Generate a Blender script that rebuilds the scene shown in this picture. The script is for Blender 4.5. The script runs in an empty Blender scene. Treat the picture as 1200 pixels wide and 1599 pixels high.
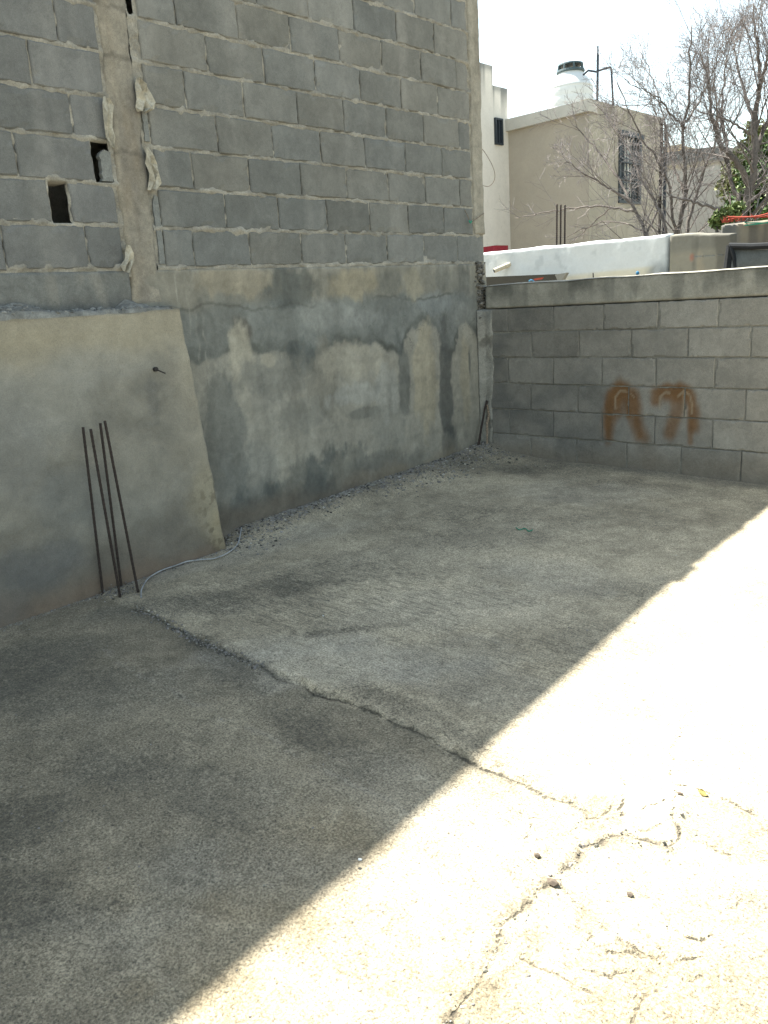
import bpy, math, random
import numpy as np
from mathutils import Matrix, Vector
random.seed(7)
rng = np.random.default_rng(7)
S = bpy.context.scene
R_ = math.radians

# ---------------------------------------------------------------- camera
CAM = np.array([3.97, 0.0, 1.254])
RM = np.array([[0.73939491, -0.12405354, 0.66174458],
               [0.67057266, 0.22361568, -0.70733892],
               [-0.06022856, 0.96675061, 0.24852721]])
F, CX, CY = 1289.0, 600.0, 799.5
cd = bpy.data.cameras.new("camera")
cam = bpy.data.objects.new("camera", cd)
S.collection.objects.link(cam)
m4 = Matrix([list(RM[0]) + [CAM[0]], list(RM[1]) + [CAM[1]], list(RM[2]) + [CAM[2]], [0, 0, 0, 1]])
cam.matrix_world = m4
cd.sensor_fit = 'VERTICAL'
cd.sensor_height = 36
cd.sensor_width = 36
cd.lens = F / 1599 * 36
cd.clip_start = 0.05
cd.clip_end = 500
S.camera = cam

# ---------------------------------------------------------------- light
EL, AZ = 57.4, 2.0
sun_dir = Vector((-math.cos(R_(AZ)) * math.cos(R_(EL)), math.sin(R_(AZ)) * math.cos(R_(EL)), math.sin(R_(EL))))
W = bpy.data.worlds.new("World")
S.world = W
W.use_nodes = True
nt = W.node_tree
bg = nt.nodes['Background']
sk = nt.nodes.new('ShaderNodeTexSky')
sk.sky_type = 'NISHITA'
sk.sun_disc = False
sk.sun_elevation = R_(EL)
sk.sun_rotation = R_(-90 + AZ)
sk.air_density = 1.0
sk.dust_density = 1.0
sk.ozone_density = 1.0
hs = nt.nodes.new('ShaderNodeHueSaturation')
hs.inputs['Saturation'].default_value = 0.72
tn = nt.nodes.new('ShaderNodeMix'); tn.data_type = 'RGBA'; tn.blend_type = 'MULTIPLY'
tn.inputs[0].default_value = 1.0; tn.inputs[7].default_value = (1.0, .995, .86, 1)
nt.links.new(sk.outputs[0], hs.inputs['Color'])
nt.links.new(hs.outputs[0], tn.inputs[6])
nt.links.new(tn.outputs[2], bg.inputs[0])
bg.inputs[1].default_value = 0.098
sl = bpy.data.lights.new("sun", 'SUN')
sl.energy = 5.0
sl.angle = R_(0.7)
sl.color = (1.0, 0.955, 0.87)
so = bpy.data.objects.new("sun", sl)
so.rotation_euler = sun_dir.to_track_quat('Z', 'Y').to_euler()
so.location = (-6, 2, 12)
S.collection.objects.link(so)
S.view_settings.view_transform = 'Standard'
S.view_settings.look = 'None'
S.view_settings.gamma = 1
S.view_settings.exposure = 2.1

# ---------------------------------------------------------------- photo to place helpers
def ray(px, py):
    return RM @ np.array([px - CX, -(py - CY), -F])
def onx(px, py, x=0.0):
    r = ray(px, py); return CAM + r * ((x - CAM[0]) / r[0])
def ony(px, py, y=5.5):
    r = ray(px, py); return CAM + r * ((y - CAM[1]) / r[1])
FZ, FSX, FSY = -0.01, -0.02, 0.03
def onf(px, py):
    r = ray(px, py)
    t = (FZ + FSX * CAM[0] + FSY * (CAM[1] - 5.5) - CAM[2]) / (r[2] - FSX * r[0] - FSY * r[1])
    return CAM + r * t
def fz(x, y):
    return FZ + FSX * x + FSY * (y - 5.5)

# ---------------------------------------------------------------- noise
def _h(i, j, s):
    n = (i.astype(np.int64) * 374761393 + j.astype(np.int64) * 668265263 + s * 1442695041) & 0x7fffffff
    n = ((n ^ (n >> 13)) * 1274126177) & 0x7fffffff
    n = (n ^ (n >> 16)) & 0xffff
    return n / 65535.0
def vn(x, y, s=0):
    x = np.asarray(x, float); y = np.asarray(y, float)
    i = np.floor(x); j = np.floor(y)
    u = x - i; v = y - j
    u = u * u * (3 - 2 * u); v = v * v * (3 - 2 * v)
    i = i.astype(np.int64); j = j.astype(np.int64)
    a = _h(i, j, s); b = _h(i + 1, j, s); c = _h(i, j + 1, s); d = _h(i + 1, j + 1, s)
    return (a * (1 - u) + b * u) * (1 - v) + (c * (1 - u) + d * u) * v
def fbm(x, y, s=0, o=4, g=.5):
    t = 0; a = 1; n = 0
    for k in range(o):
        t = t + a * vn(np.asarray(x) * 2 ** k + 17.3 * k, np.asarray(y) * 2 ** k - 9.1 * k, s + k); n += a; a *= g
    return t / n
def sst(a, b, x):
    t = np.clip((x - a) / (b - a), 0, 1); return t * t * (3 - 2 * t)
def segd(X, Y, pts):
    d = np.full(np.shape(X), 9.0)
    for (ax, ay), (bx, by) in zip(pts[:-1], pts[1:]):
        vx, vy = bx - ax, by - ay
        L = vx * vx + vy * vy + 1e-12
        t = np.clip(((X - ax) * vx + (Y - ay) * vy) / L, 0, 1)
        d = np.minimum(d, np.hypot(X - ax - t * vx, Y - ay - t * vy))
    return d
def inpoly(X, Y, pts):
    r = np.zeros(np.shape(X), bool)
    n = len(pts)
    for k in range(n):
        x1, y1 = pts[k]; x2, y2 = pts[(k + 1) % n]
        if y1 == y2: continue
        c = ((y1 > Y) != (y2 > Y)) & (X < (x2 - x1) * (Y - y1) / (y2 - y1) + x1)
        r ^= c
    return r

# ---------------------------------------------------------------- object helpers
def prop(o, label=None, cat=None, group=None, kind=None):
    if label: o['label'] = label
    if cat: o['category'] = cat
    if group: o['group'] = group
    if kind: o['kind'] = kind
    return o
def empty(name, loc, label, cat, group=None):
    o = bpy.data.objects.new(name, None)
    S.collection.objects.link(o); o.location = loc
    o.empty_display_size = .2
    return prop(o, label, cat, group)
def mesh(name, V, Fc, mat, parent=None, col=None, smooth=False, attrs=None, mats=None, mi=None):
    V = np.asarray(V, float)
    base = np.array(parent.location) if parent is not None else np.zeros(3)
    if parent is not None and parent.parent is not None:
        base = base + np.array(parent.parent.location)
    if parent is not None and parent.type != 'EMPTY' and 'wbase' in parent:
        base = np.array(parent['wbase'])
    me = bpy.data.meshes.new(name)
    Vl = V - base
    if isinstance(Fc, np.ndarray):
        nf, k = Fc.shape
        me.vertices.add(len(Vl)); me.vertices.foreach_set('co', Vl.ravel())
        me.loops.add(nf * k); me.loops.foreach_set('vertex_index', Fc.ravel().astype(np.int32))
        me.polygons.add(nf)
        me.polygons.foreach_set('loop_start', np.arange(0, nf * k, k, dtype=np.int32))
        me.update(calc_edges=True)
    else:
        me.from_pydata([tuple(v) for v in Vl], [], Fc)
    if col is not None:
        c = np.asarray(col, float)
        if c.shape[1] == 3: c = np.hstack([c, np.ones((len(c), 1))])
        a = me.color_attributes.new('Col', 'FLOAT_COLOR', 'POINT')
        a.data.foreach_set('color', np.clip(c, 0, 1).ravel())
    if attrs:
        for k, v in attrs.items():
            a = me.attributes.new(k, 'FLOAT', 'POINT'); a.data.foreach_set('value', np.asarray(v, float).ravel())
    for mm in (mats or [mat]): me.materials.append(mm)
    if mi is not None: me.polygons.foreach_set('material_index', np.asarray(mi, dtype=np.int32))
    if smooth: me.polygons.foreach_set('use_smooth', np.ones(len(me.polygons), bool))
    me.update()
    o = bpy.data.objects.new(name, me)
    S.collection.objects.link(o)
    if parent is not None:
        o.parent = parent
        o['wbase'] = [float(x) for x in base]
    return o
class MB:
    def __init__(s): s.v = []; s.f = []; s.c = []; s.m = []
    def add(s, V, Fs, col=None, mi=0):
        b = len(s.v); s.v += [tuple(map(float, p)) for p in V]; s.f += [tuple(i + b for i in f) for f in Fs]
        s.m += [mi] * len(Fs)
        if col is not None: s.c += [tuple(c) for c in (col if np.ndim(col) == 2 else [col] * len(V))]
    def box(s, a, b, col=None, mi=0):
        x0, y0, z0 = a; x1, y1, z1 = b
        V = [(x0,y0,z0),(x1,y0,z0),(x1,y1,z0),(x0,y1,z0),(x0,y0,z1),(x1,y0,z1),(x1,y1,z1),(x0,y1,z1)]
        s.add(V, [(0,3,2,1),(4,5,6,7),(0,1,5,4),(1,2,6,5),(2,3,7,6),(3,0,4,7)], col, mi)
    def prism(s, pts, d, col=None, mi=0):
        n = len(pts); d = np.array(d); P = [np.array(p) for p in pts]
        s.add(P + [p + d for p in P], [tuple(range(n)), tuple(range(2*n-1, n-1, -1))] + [(i, n+i, n+(i+1) % n, (i+1) % n) for i in range(n)], col, mi)
    def tube(s, P, r, n=6, cap=True, col=None, mi=0):
        P = [np.array(p, float) for p in P]
        rs = r if hasattr(r, '__len__') else [r] * len(P)
        V = []; prev = None
        for k, p in enumerate(P):
            t = P[min(k + 1, len(P) - 1)] - P[max(k - 1, 0)]; t = t / (np.linalg.norm(t) + 1e-12)
            if prev is None:
                u = np.cross(t, (0, 0, 1) if abs(t[2]) < .9 else (1, 0, 0))
            else:
                u = prev - t * np.dot(prev, t)
            u = u / (np.linalg.norm(u) + 1e-12); prev = u; w = np.cross(t, u)
            for j in range(n):
                a = 2 * math.pi * j / n
                V.append(p + rs[k] * (math.cos(a) * u + math.sin(a) * w))
        Fs = [(k*n+j, k*n+(j+1) % n, (k+1)*n+(j+1) % n, (k+1)*n+j) for k in range(len(P)-1) for j in range(n)]
        if cap: Fs += [tuple(range(n-1, -1, -1)), tuple(range((len(P)-1)*n, len(P)*n))]
        s.add(V, Fs, col, mi)
    def lathe(s, c, prof, n=40, col=None, mi=0):
        V = []; 
        for r, z in prof:
            for j in range(n):
                a = 2*math.pi*j/n; V.append((c[0]+r*math.cos(a), c[1]+r*math.sin(a), c[2]+z))
        Fs = [(k*n+j, k*n+(j+1) % n, (k+1)*n+(j+1) % n, (k+1)*n+j) for k in range(len(prof)-1) for j in range(n)]
        Fs += [tuple(range(n-1, -1, -1)), tuple(range((len(prof)-1)*n, len(prof)*n))]
        s.add(V, Fs, col, mi)
    def build(s, name, mat, parent=None, smooth=False, mats=None):
        return mesh(name, s.v, s.f, mat, parent, col=s.c if s.c else None, smooth=smooth, mats=mats, mi=s.m if mats else None)
def gridF(nu, nv, flip=False):
    i, j = np.meshgrid(np.arange(nu-1), np.arange(nv-1), indexing='ij')
    a = (i*nv+j).ravel(); b = ((i+1)*nv+j).ravel(); c = ((i+1)*nv+j+1).ravel(); d = (i*nv+j+1).ravel()
    return np.stack([a, d, c, b] if flip else [a, b, c, d], 1)

# ---------------------------------------------------------------- materials
def math0(n, l, op, a, b, c):
    x = n.new('ShaderNodeMath'); x.operation = op; l.new(a, x.inputs[0]); x.inputs[1].default_value = b; l.new(c, x.inputs[2]); return x.outputs[0]
def mat(name, base=(.3, .3, .28), attr=True, rough=.9, fine=(160, .22), mid=(9, .2), pores=0.0, bump=.3, bscale=90, metal=0, hook=None, bdist=.004, grain=None, crisp=None):
    m = bpy.data.materials.new(name); m.use_nodes = True
    n = m.node_tree.nodes; l = m.node_tree.links; p = n['Principled BSDF']
    p.inputs['Roughness'].default_value = rough; p.inputs['Metallic'].default_value = metal
    p.inputs['Specular IOR Level'].default_value = .25
    tc = n.new('ShaderNodeTexCoord'); co = tc.outputs['Object']
    def noise(sc, det=5, ro=.6, c=co, dist=0):
        x = n.new('ShaderNodeTexNoise'); x.inputs['Scale'].default_value = sc; x.inputs['Detail'].default_value = det
        x.inputs['Roughness'].default_value = ro; x.inputs['Distortion'].default_value = dist; l.new(c, x.inputs['Vector']); return x.outputs['Fac']
    def rng_(v, a, b, c, d):
        x = n.new('ShaderNodeMapRange'); l.new(v, x.inputs[0])
        for k, q in enumerate((a, b, c, d)): x.inputs[k+1].default_value = q
        return x.outputs[0]
    def mul(c, v):
        x = n.new('ShaderNodeMix'); x.data_type = 'RGBA'; x.blend_type = 'MULTIPLY'; x.inputs[0].default_value = 1
        l.new(c, x.inputs[6]); l.new(v, x.inputs[7]); return x.outputs[2]
    def mixc(f, a, b):
        x = n.new('ShaderNodeMix'); x.data_type = 'RGBA'; l.new(f, x.inputs[0]); l.new(a, x.inputs[6])
        if hasattr(b, 'is_linked'): l.new(b, x.inputs[7])
        else: x.inputs[7].default_value = (*b, 1)
        return x.outputs[2]
    def math_(op, a, b=None):
        x = n.new('ShaderNodeMath'); x.operation = op
        for k, q in enumerate((a, b)):
            if q is None: continue
            if hasattr(q, 'is_linked'): l.new(q, x.inputs[k])
            else: x.inputs[k].default_value = q
        return x.outputs[0]
    if attr:
        a = n.new('ShaderNodeAttribute'); a.attribute_name = 'Col'; c = a.outputs['Color']
    else:
        a = n.new('ShaderNodeRGB'); a.outputs[0].default_value = (*base, 1); c = a.outputs[0]
    f1 = noise(fine[0], 4, .7)
    c = mul(c, rng_(f1, .3, .7, 1 - fine[1], 1 + fine[1]))
    c = mul(c, rng_(noise(mid[0], 7, .65, dist=.6), .3, .7, 1 - mid[1], 1 + mid[1]))
    c = mul(c, rng_(noise(mid[0]*4.3, 6, .7), .3, .7, 1 - mid[1]*.6, 1 + mid[1]*.6))
    h = noise(bscale, 6, .7)
    if grain:
        ga = n.new('ShaderNodeAttribute'); ga.attribute_name = 'mould'
        gx = math0(n, l, 'MULTIPLY_ADD', ga.outputs['Fac'], .20, noise(grain[0], 9, .78))
        gf = rng_(gx, .56, .78, 0, grain[1])
        mx = n.new('ShaderNodeMix'); mx.data_type = 'RGBA'; l.new(gf, mx.inputs[0]); l.new(c, mx.inputs[6]); mx.inputs[7].default_value = (.060, .056, .045, 1); c = mx.outputs[2]
        if crisp:
            cx = math0(n, l, 'MULTIPLY_ADD', ga.outputs['Fac'], .085, noise(crisp[0], 7, .72)); cf = rng_(cx, .57, .63, 0, crisp[1])
            mx = n.new('ShaderNodeMix'); mx.data_type = 'RGBA'; l.new(cf, mx.inputs[0]); l.new(c, mx.inputs[6]); mx.inputs[7].default_value = (.088, .082, .064, 1); c = mx.outputs[2]
        gl = rng_(noise(grain[0]*1.3, 8, .78), .62, .74, 0, grain[1]*.45)
        mx = n.new('ShaderNodeMix'); mx.data_type = 'RGBA'; l.new(gl, mx.inputs[0]); l.new(c, mx.inputs[6]); mx.inputs[7].default_value = (.42, .40, .34, 1); c = mx.outputs[2]
    if pores:
        pn = noise(fine[0] * 1.2, 2, .5)
        pf = rng_(pn, .60, .68, 0, pores)
        c = mixc(pf, c, (.04, .04, .035))
        h = math_('SUBTRACT', h, math_('MULTIPLY', pf, .6))
    api = dict(n=n, l=l, noise=noise, rng=rng_, mul=mul, mixc=mixc, math=math_, co=co)
    if hook: c, h = hook(api, c, h)
    l.new(c, p.inputs['Base Color'])
    b = n.new('ShaderNodeBump'); b.inputs['Strength'].default_value = bump; b.inputs['Distance'].default_value = bdist
    l.new(h, b.inputs['Height']); l.new(b.outputs[0], p.inputs['Normal'])
    return m
def floor_hook(A, c, h):
    n, l = A['n'], A['l']
    def at(k):
        a = n.new('ShaderNodeAttribute'); a.attribute_name = k; return a.outputs['Fac']
    c = A['mul'](c, A['rng'](A['noise'](27, 9, .78), .32, .68, .82, 1.18))
    # brushed streaks
    mp = n.new('ShaderNodeMapping'); mp.inputs['Rotation'].default_value = (0, 0, R_(-46)); mp.inputs['Scale'].default_value = (7, 62, 1)
    l.new(A['co'], mp.inputs['Vector'])
    st = A['noise'](1.5, 8, .72, c=mp.outputs[0], dist=.5)
    comb = at('comb')
    sm = A['math']('MULTIPLY', A['rng'](st, .50, .60, 0, 1), comb)
    c = A['mixc'](A['math']('MULTIPLY', sm, .5), c, (.07, .072, .06))
    # pitted scale: specks gathered where the slab is worn
    v = n.new('ShaderNodeTexVoronoi'); v.inputs['Scale'].default_value = 95; l.new(A['co'], v.inputs['Vector'])
    sp = A['math']('MULTIPLY', A['rng'](v.outputs['Distance'], .40, .28, 0, .6), A['rng'](A['noise'](26, 7, .75), .5, .60, 0, 1))
    sp = A['math']('MULTIPLY', sp, at('worn'))
    c = A['mixc'](A['math']('MULTIPLY', sp, .8), c, (.03, .032, .028))
    # pale crumbs
    v2 = n.new('ShaderNodeTexVoronoi'); v2.inputs['Scale'].default_value = 38; l.new(A['co'], v2.inputs['Vector'])
    wp = A['math']('MULTIPLY', A['rng'](v2.outputs['Distance'], .10, .05, 0, 1), A['rng'](A['noise'](6, 3, .6), .62, .66, 0, 1))
    c = A['mixc'](A['math']('MULTIPLY', wp, .7), c, (.55, .54, .5))
    # thin cracks
    w = A['math']('ADD', at('crk'), A['rng'](A['noise'](60, 4, .7), .3, .7, -.004, .006))
    ln = A['math']('MULTIPLY', A['rng'](w, .001, .0055, 1, 0), at('crs'))
    c = A['mixc'](A['math']('MULTIPLY', ln, .85), c, (.025, .024, .02))
    h = A['math']('SUBTRACT', h, A['math']('MULTIPLY', sm, .35))
    h = A['math']('SUBTRACT', h, A['math']('MULTIPLY', sp, .9))
    h = A['math']('SUBTRACT', h, A['math']('MULTIPLY', ln, 1.5))
    return c, h
def crack_hook(scale, thr, strength, dark=(.07, .07, .06)):
    def f(A, c, h):
        n, l = A['n'], A['l']
        v = n.new('ShaderNodeTexVoronoi'); v.feature = 'DISTANCE_TO_EDGE'; v.inputs['Scale'].default_value = scale
        mx = n.new('ShaderNodeMix'); mx.data_type = 'VECTOR'
        ad = n.new('ShaderNodeVectorMath'); ad.operation = 'ADD'
        nn = n.new('ShaderNodeTexNoise'); nn.inputs['Scale'].default_value = 7; nn.inputs['Detail'].default_value = 5; l.new(A['co'], nn.inputs['Vector'])
        sc = n.new('ShaderNodeVectorMath'); sc.operation = 'SCALE'; sc.inputs['Scale'].default_value = .35; l.new(nn.outputs['Color'], sc.inputs[0])
        l.new(A['co'], ad.inputs[0]); l.new(sc.outputs[0], ad.inputs[1]); l.new(ad.outputs[0], v.inputs['Vector'])
        a = n.new('ShaderNodeAttribute'); a.attribute_name = 'craze'
        ln = A['math']('MULTIPLY', A['rng'](v.outputs['Distance'], 0, thr, 1, 0), a.outputs['Fac'])
        ln = A['math']('MULTIPLY', ln, A['rng'](A['noise'](5, 3, .5), .42, .58, 0, 1))
        c = A['mixc'](A['math']('MULTIPLY', ln, strength), c, dark)
        h = A['math']('SUBTRACT', h, ln)
        return c, h
    return f
M = {}
M['floor'] = mat('slab_concrete', fine=(140, .62), mid=(9, .14), pores=.5, bump=.8, bscale=150, hook=floor_hook, bdist=.006, grain=(48, .6), crisp=(100, .66))
M['block'] = mat('cinder_block', fine=(240, .20), mid=(9, .15), pores=.3, bump=.5, bscale=220, bdist=.003, grain=(60, .28))
M['block2'] = mat('boundary_block', fine=(240, .2), mid=(12, .15), pores=.4, bump=.6, bscale=200, bdist=.004, grain=(55, .5))
M['mortar'] = mat('mortar', fine=(120, .2), mid=(18, .2), pores=.2, bump=.7, bscale=90)
M['plaster'] = mat('stained_plaster', fine=(210, .12), mid=(8, .17), grain=(22, .32), pores=.15, bump=.3, bscale=70, hook=crack_hook(4.2, .012, .7))
M['footing'] = mat('footing_plaster', fine=(190, .16), mid=(6, .14), grain=(26, .25), pores=.22, bump=.6, bscale=40)
M['column'] = mat('cast_concrete', fine=(180, .16), mid=(12, .22), pores=.3, bump=.6, bscale=80, grain=(30, .45))
M['cap'] = mat('cap_concrete', fine=(200, .16), mid=(12, .2), pores=.3, bump=.5, bscale=90, grain=(28, .5))
M['rubble'] = mat('rubble', fine=(150, .2), mid=(25, .25), bump=.6, bscale=120)
M['rebar'] = mat('rusty_steel', base=(.038, .029, .025), attr=False, rough=.75, fine=(180, .35), mid=(40, .35), bump=.8, bscale=260)
M['darkrod'] = mat('dark_steel', base=(.03, .027, .025), attr=False, rough=.7)
M['cable'] = mat('grey_cable', base=(.30, .31, .31), attr=False, rough=.6, fine=(60, .15), mid=(12, .35), bump=.05)
M['paper'] = mat('cement_paper', base=(.34, .32, .26), attr=False, fine=(60, .12), mid=(20, .3), bump=.4)
M['ground'] = mat('earth', base=(.22, .19, .14), attr=False, mid=(1, .3))
M['white'] = mat('white_paint', attr=True, fine=(40, .04), mid=(4, .05), bump=.15)
M['beige'] = mat('beige_render', attr=True, fine=(30, .05), mid=(1.5, .06), bump=.2, grain=(9, .25))
M['steelwin'] = mat('window_steel', base=(.035, .045, .055), attr=False, rough=.5)
M['glass'] = mat('window_glass', base=(.42, .43, .40), attr=False, rough=.15, fine=(5, .2), mid=(2, .4), bump=0)
M['darkglass'] = mat('dark_glass', base=(.025, .03, .04), attr=False, rough=.2, bump=0)
M['tank'] = mat('white_plastic', base=(.60, .63, .63), attr=False, rough=.4, fine=(8, .03), mid=(3, .05), bump=.05)
M['tanklid'] = mat('tank_lid', base=(.06, .09, .10), attr=False, rough=.5)
M['bark'] = mat('bark', base=(.125, .11, .10), attr=False, fine=(30, .3), mid=(5, .3), bump=.6, bscale=60, bdist=.02)
M['twig'] = mat('twig', base=(.22, .20, .195), attr=False, fine=(20, .25), mid=(3, .3), bump=0)
M['leaf'] = mat('leaf', attr=True, rough=.55, fine=(20, .15), mid=(3, .2), bump=0)
M['net'] = mat('shade_net', base=(.115, .12, .112), attr=False, fine=(120, .15), mid=(6, .2), bump=.3)
M['black'] = mat('black_cloth', base=(.02, .022, .024), attr=False)
M['red'] = mat('red_stuff', base=(.30, .06, .04), attr=False)
M['maroon'] = mat('maroon_paint', base=(.22, .02, .03), attr=False)
M['green'] = mat('green_twine', base=(.03, .22, .14), attr=False)
M['blue'] = mat('blue_plastic', base=(.04, .16, .28), attr=False)
M['darkstone'] = mat('dark_stone', base=(.11, .09, .07), attr=False, fine=(60, .3))
M['pvc'] = mat('cream_pvc', base=(.5, .45, .34), attr=False, rough=.5)
M['crust'] = mat('mortar_crust', base=(.24, .19, .14), attr=False, fine=(120, .4), mid=(60, .5), bump=.8)
M['wire'] = mat('old_wire', base=(.16, .13, .10), attr=False)

def lerp3(c, t, col):
    t = np.asarray(t)[..., None]; return c * (1 - t) + np.array(col) * t
def tone(X, Y, s, base, amp=.12, sc=3.0):
    n = fbm(X * sc, Y * sc, s, 5) - .5
    return np.array(base)[None, :] * (1 + n[:, None] * amp * 4)

# ================================================================ SETTING
g = MB()
hx0, hx1, hy0, hy1 = -0.03, 5.0, 0.25, 5.52
# yard slab around the detailed sheet, then the land beyond
def P(x, y): return (x, y, fz(x, y))
for (x0, x1, y0, y1) in ((-.03, 9, -4, hy0), (hx1, 9, hy0, hy1)):
    xs = [x0 + (x1-x0)*i/6 for i in range(7)]; ys = [y0 + (y1-y0)*i/6 for i in range(7)]
    V = [P(x, y) for x in xs for y in ys]
    g.add(V, [tuple(q) for q in gridF(7, 7)], (.33, .31, .26))
o = g.build('yard_slab', M['footing']); prop(o, kind='structure')
g = MB(); g.add([(-150, -150, -.62), (150, -150, -.62), (150, 150, -.62), (-150, 150, -.62)], [(0, 1, 2, 3)])
o = g.build('ground', M['ground']); prop(o, kind='structure')

def px2(L): return [tuple(onf(*p)[:2]) for p in L]
nx, ny = 720, 755
xs = np.linspace(hx0, hx1, nx); ys = np.linspace(hy0, hy1, ny)
GX, GY = np.meshgrid(xs, ys, indexing='ij'); X = GX.ravel(); Y = GY.ravel()
wx = X + (fbm(X*9, Y*9, 11, 4) - .5) * .07; wy = Y + (fbm(X*9, Y*9, 23, 4) - .5) * .07
jA = px2([(210, 948), (262, 972), (300, 995), (345, 1015), (410, 1040), (440, 1058), (480, 1070), (490, 1080), (545, 1095), (575, 1110), (640, 1140), (700, 1170), (745, 1192), (800, 1215), (850, 1240), (912, 1262)])
jA1 = px2([(430, 1052), (480, 1068), (492, 1080), (548, 1097)])
jB = px2([(130, 1000), (290, 1090), (400, 1142), (440, 1158), (510, 1198), (575, 1232), (640, 1275), (770, 1328), (822, 1356)])
cC = px2([(690, 1620), (712, 1580), (760, 1500), (800, 1440), (862, 1378), (880, 1360), (912, 1320), (958, 1306)])
cC2 = px2([(958, 1306), (985, 1306), (1020, 1318), (1050, 1322), (1064, 1300), (1060, 1275)])
cC3 = px2([(1062, 1290), (1062, 1235), (1042, 1205), (1046, 1175), (1055, 1150), (1085, 1100)])
cD = px2([(865, 1378), (890, 1395), (905, 1410), (948, 1442)])
cE = px2([(1062, 1226), (1120, 1240), (1160, 1265), (1210, 1290)])
cF = px2([(820, 1492), (890, 1530), (932, 1562)])
cG = px2([(975, 1600), (978, 1575), (1000, 1553), (1020, 1545)])
cG2 = px2([(915, 1512), (950, 1528), (985, 1508)])
cH = px2([(1075, 1455), (1100, 1468), (1112, 1462)])
cI = px2([(965, 1458), (1000, 1480), (1040, 1492)])
cJ = px2([(985, 985), (1010, 915), (1065, 905), (1120, 930)])
cK = px2([(880, 1020), (912, 1050), (960, 1062), (1030, 1080)])
ax_ = X + (wx-X)*.4 + (fbm(X*30, Y*30, 12, 3)-.5)*.012; ay_ = Y + (wy-Y)*.4 + (fbm(X*30, Y*30, 24, 3)-.5)*.012
dA = segd(ax_, ay_, jA); dA1 = segd(ax_, ay_, jA1); dB = segd(wx, wy, jB)
dC = segd(wx, wy, cC); dC2 = segd(wx, wy, cC2); dC3 = segd(wx, wy, cC3)
small = [cD, cE, cF, cG, cG2, cH, cI]
_r = random.Random(3)
for _ in range(16):
    qx, qy = _r.choice([(960, 1530), (1000, 1560), (1120, 1330), (960, 1270), (1060, 1500), (900, 1450), (820, 1240), (1100, 1440)])
    qx += _r.uniform(-60, 60); qy += _r.uniform(-35, 35); an = _r.uniform(-.7, 1.2); L_ = []
    for i in range(4): L_.append((qx, qy)); an += _r.uniform(-.8, .8); qx += math.cos(an)*_r.uniform(10, 22); qy += math.sin(an)*_r.uniform(6, 14)
    small.append(px2(L_))
dS = np.min([segd(wx, wy, q) for q in small], 0)
dK = np.minimum(segd(wx, wy, cJ), segd(wx, wy, cK))
def strength(d, w, s): return s * np.exp(-(d / w) ** 2)
crk = np.min([dA - .0015, dB + .003, dC, dC2, dC3 + .002, dS, dK + .002], 0)
crs = np.clip(np.where(crk >= dA - 1e-9, 1, .35 + .8 * vn(X*5, Y*5, 51)), 0, 1)
base = np.array([.31, .296, .245])
n1 = fbm(X*1.3, Y*1.3, 5, 5); n2 = fbm(X*4, Y*4, 6, 5); n3 = fbm(X*14, Y*14, 7, 4)
C = base[None] * (1 + (n1[:, None]-.5) * .7 + (n2[:, None]-.5) * .5 + (n3[:, None]-.5)*.4)
def fblob(px, py, rx, ry, ang=0, hard=.5, ns=.5, s=0):
    c = onf(px, py); a = R_(ang); dx = X - c[0]; dy = Y - c[1]
    u = (dx*math.cos(a) + dy*math.sin(a)) / rx; v = (-dx*math.sin(a) + dy*math.cos(a)) / ry
    d = np.sqrt(u*u + v*v) + (fbm(X*5, Y*5, 100+s, 5) - .5) * ns * 3.4
    return 1 - sst(1 - hard, 1 + hard, d)
dark = (.085, .083, .068); mid_ = (.15, .15, .13); pale = (.38, .365, .315); tan_ = (.33, .295, .22)
mould = .15 + .7 * (fbm(X*3, Y*3, 350, 5) - .5)
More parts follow.
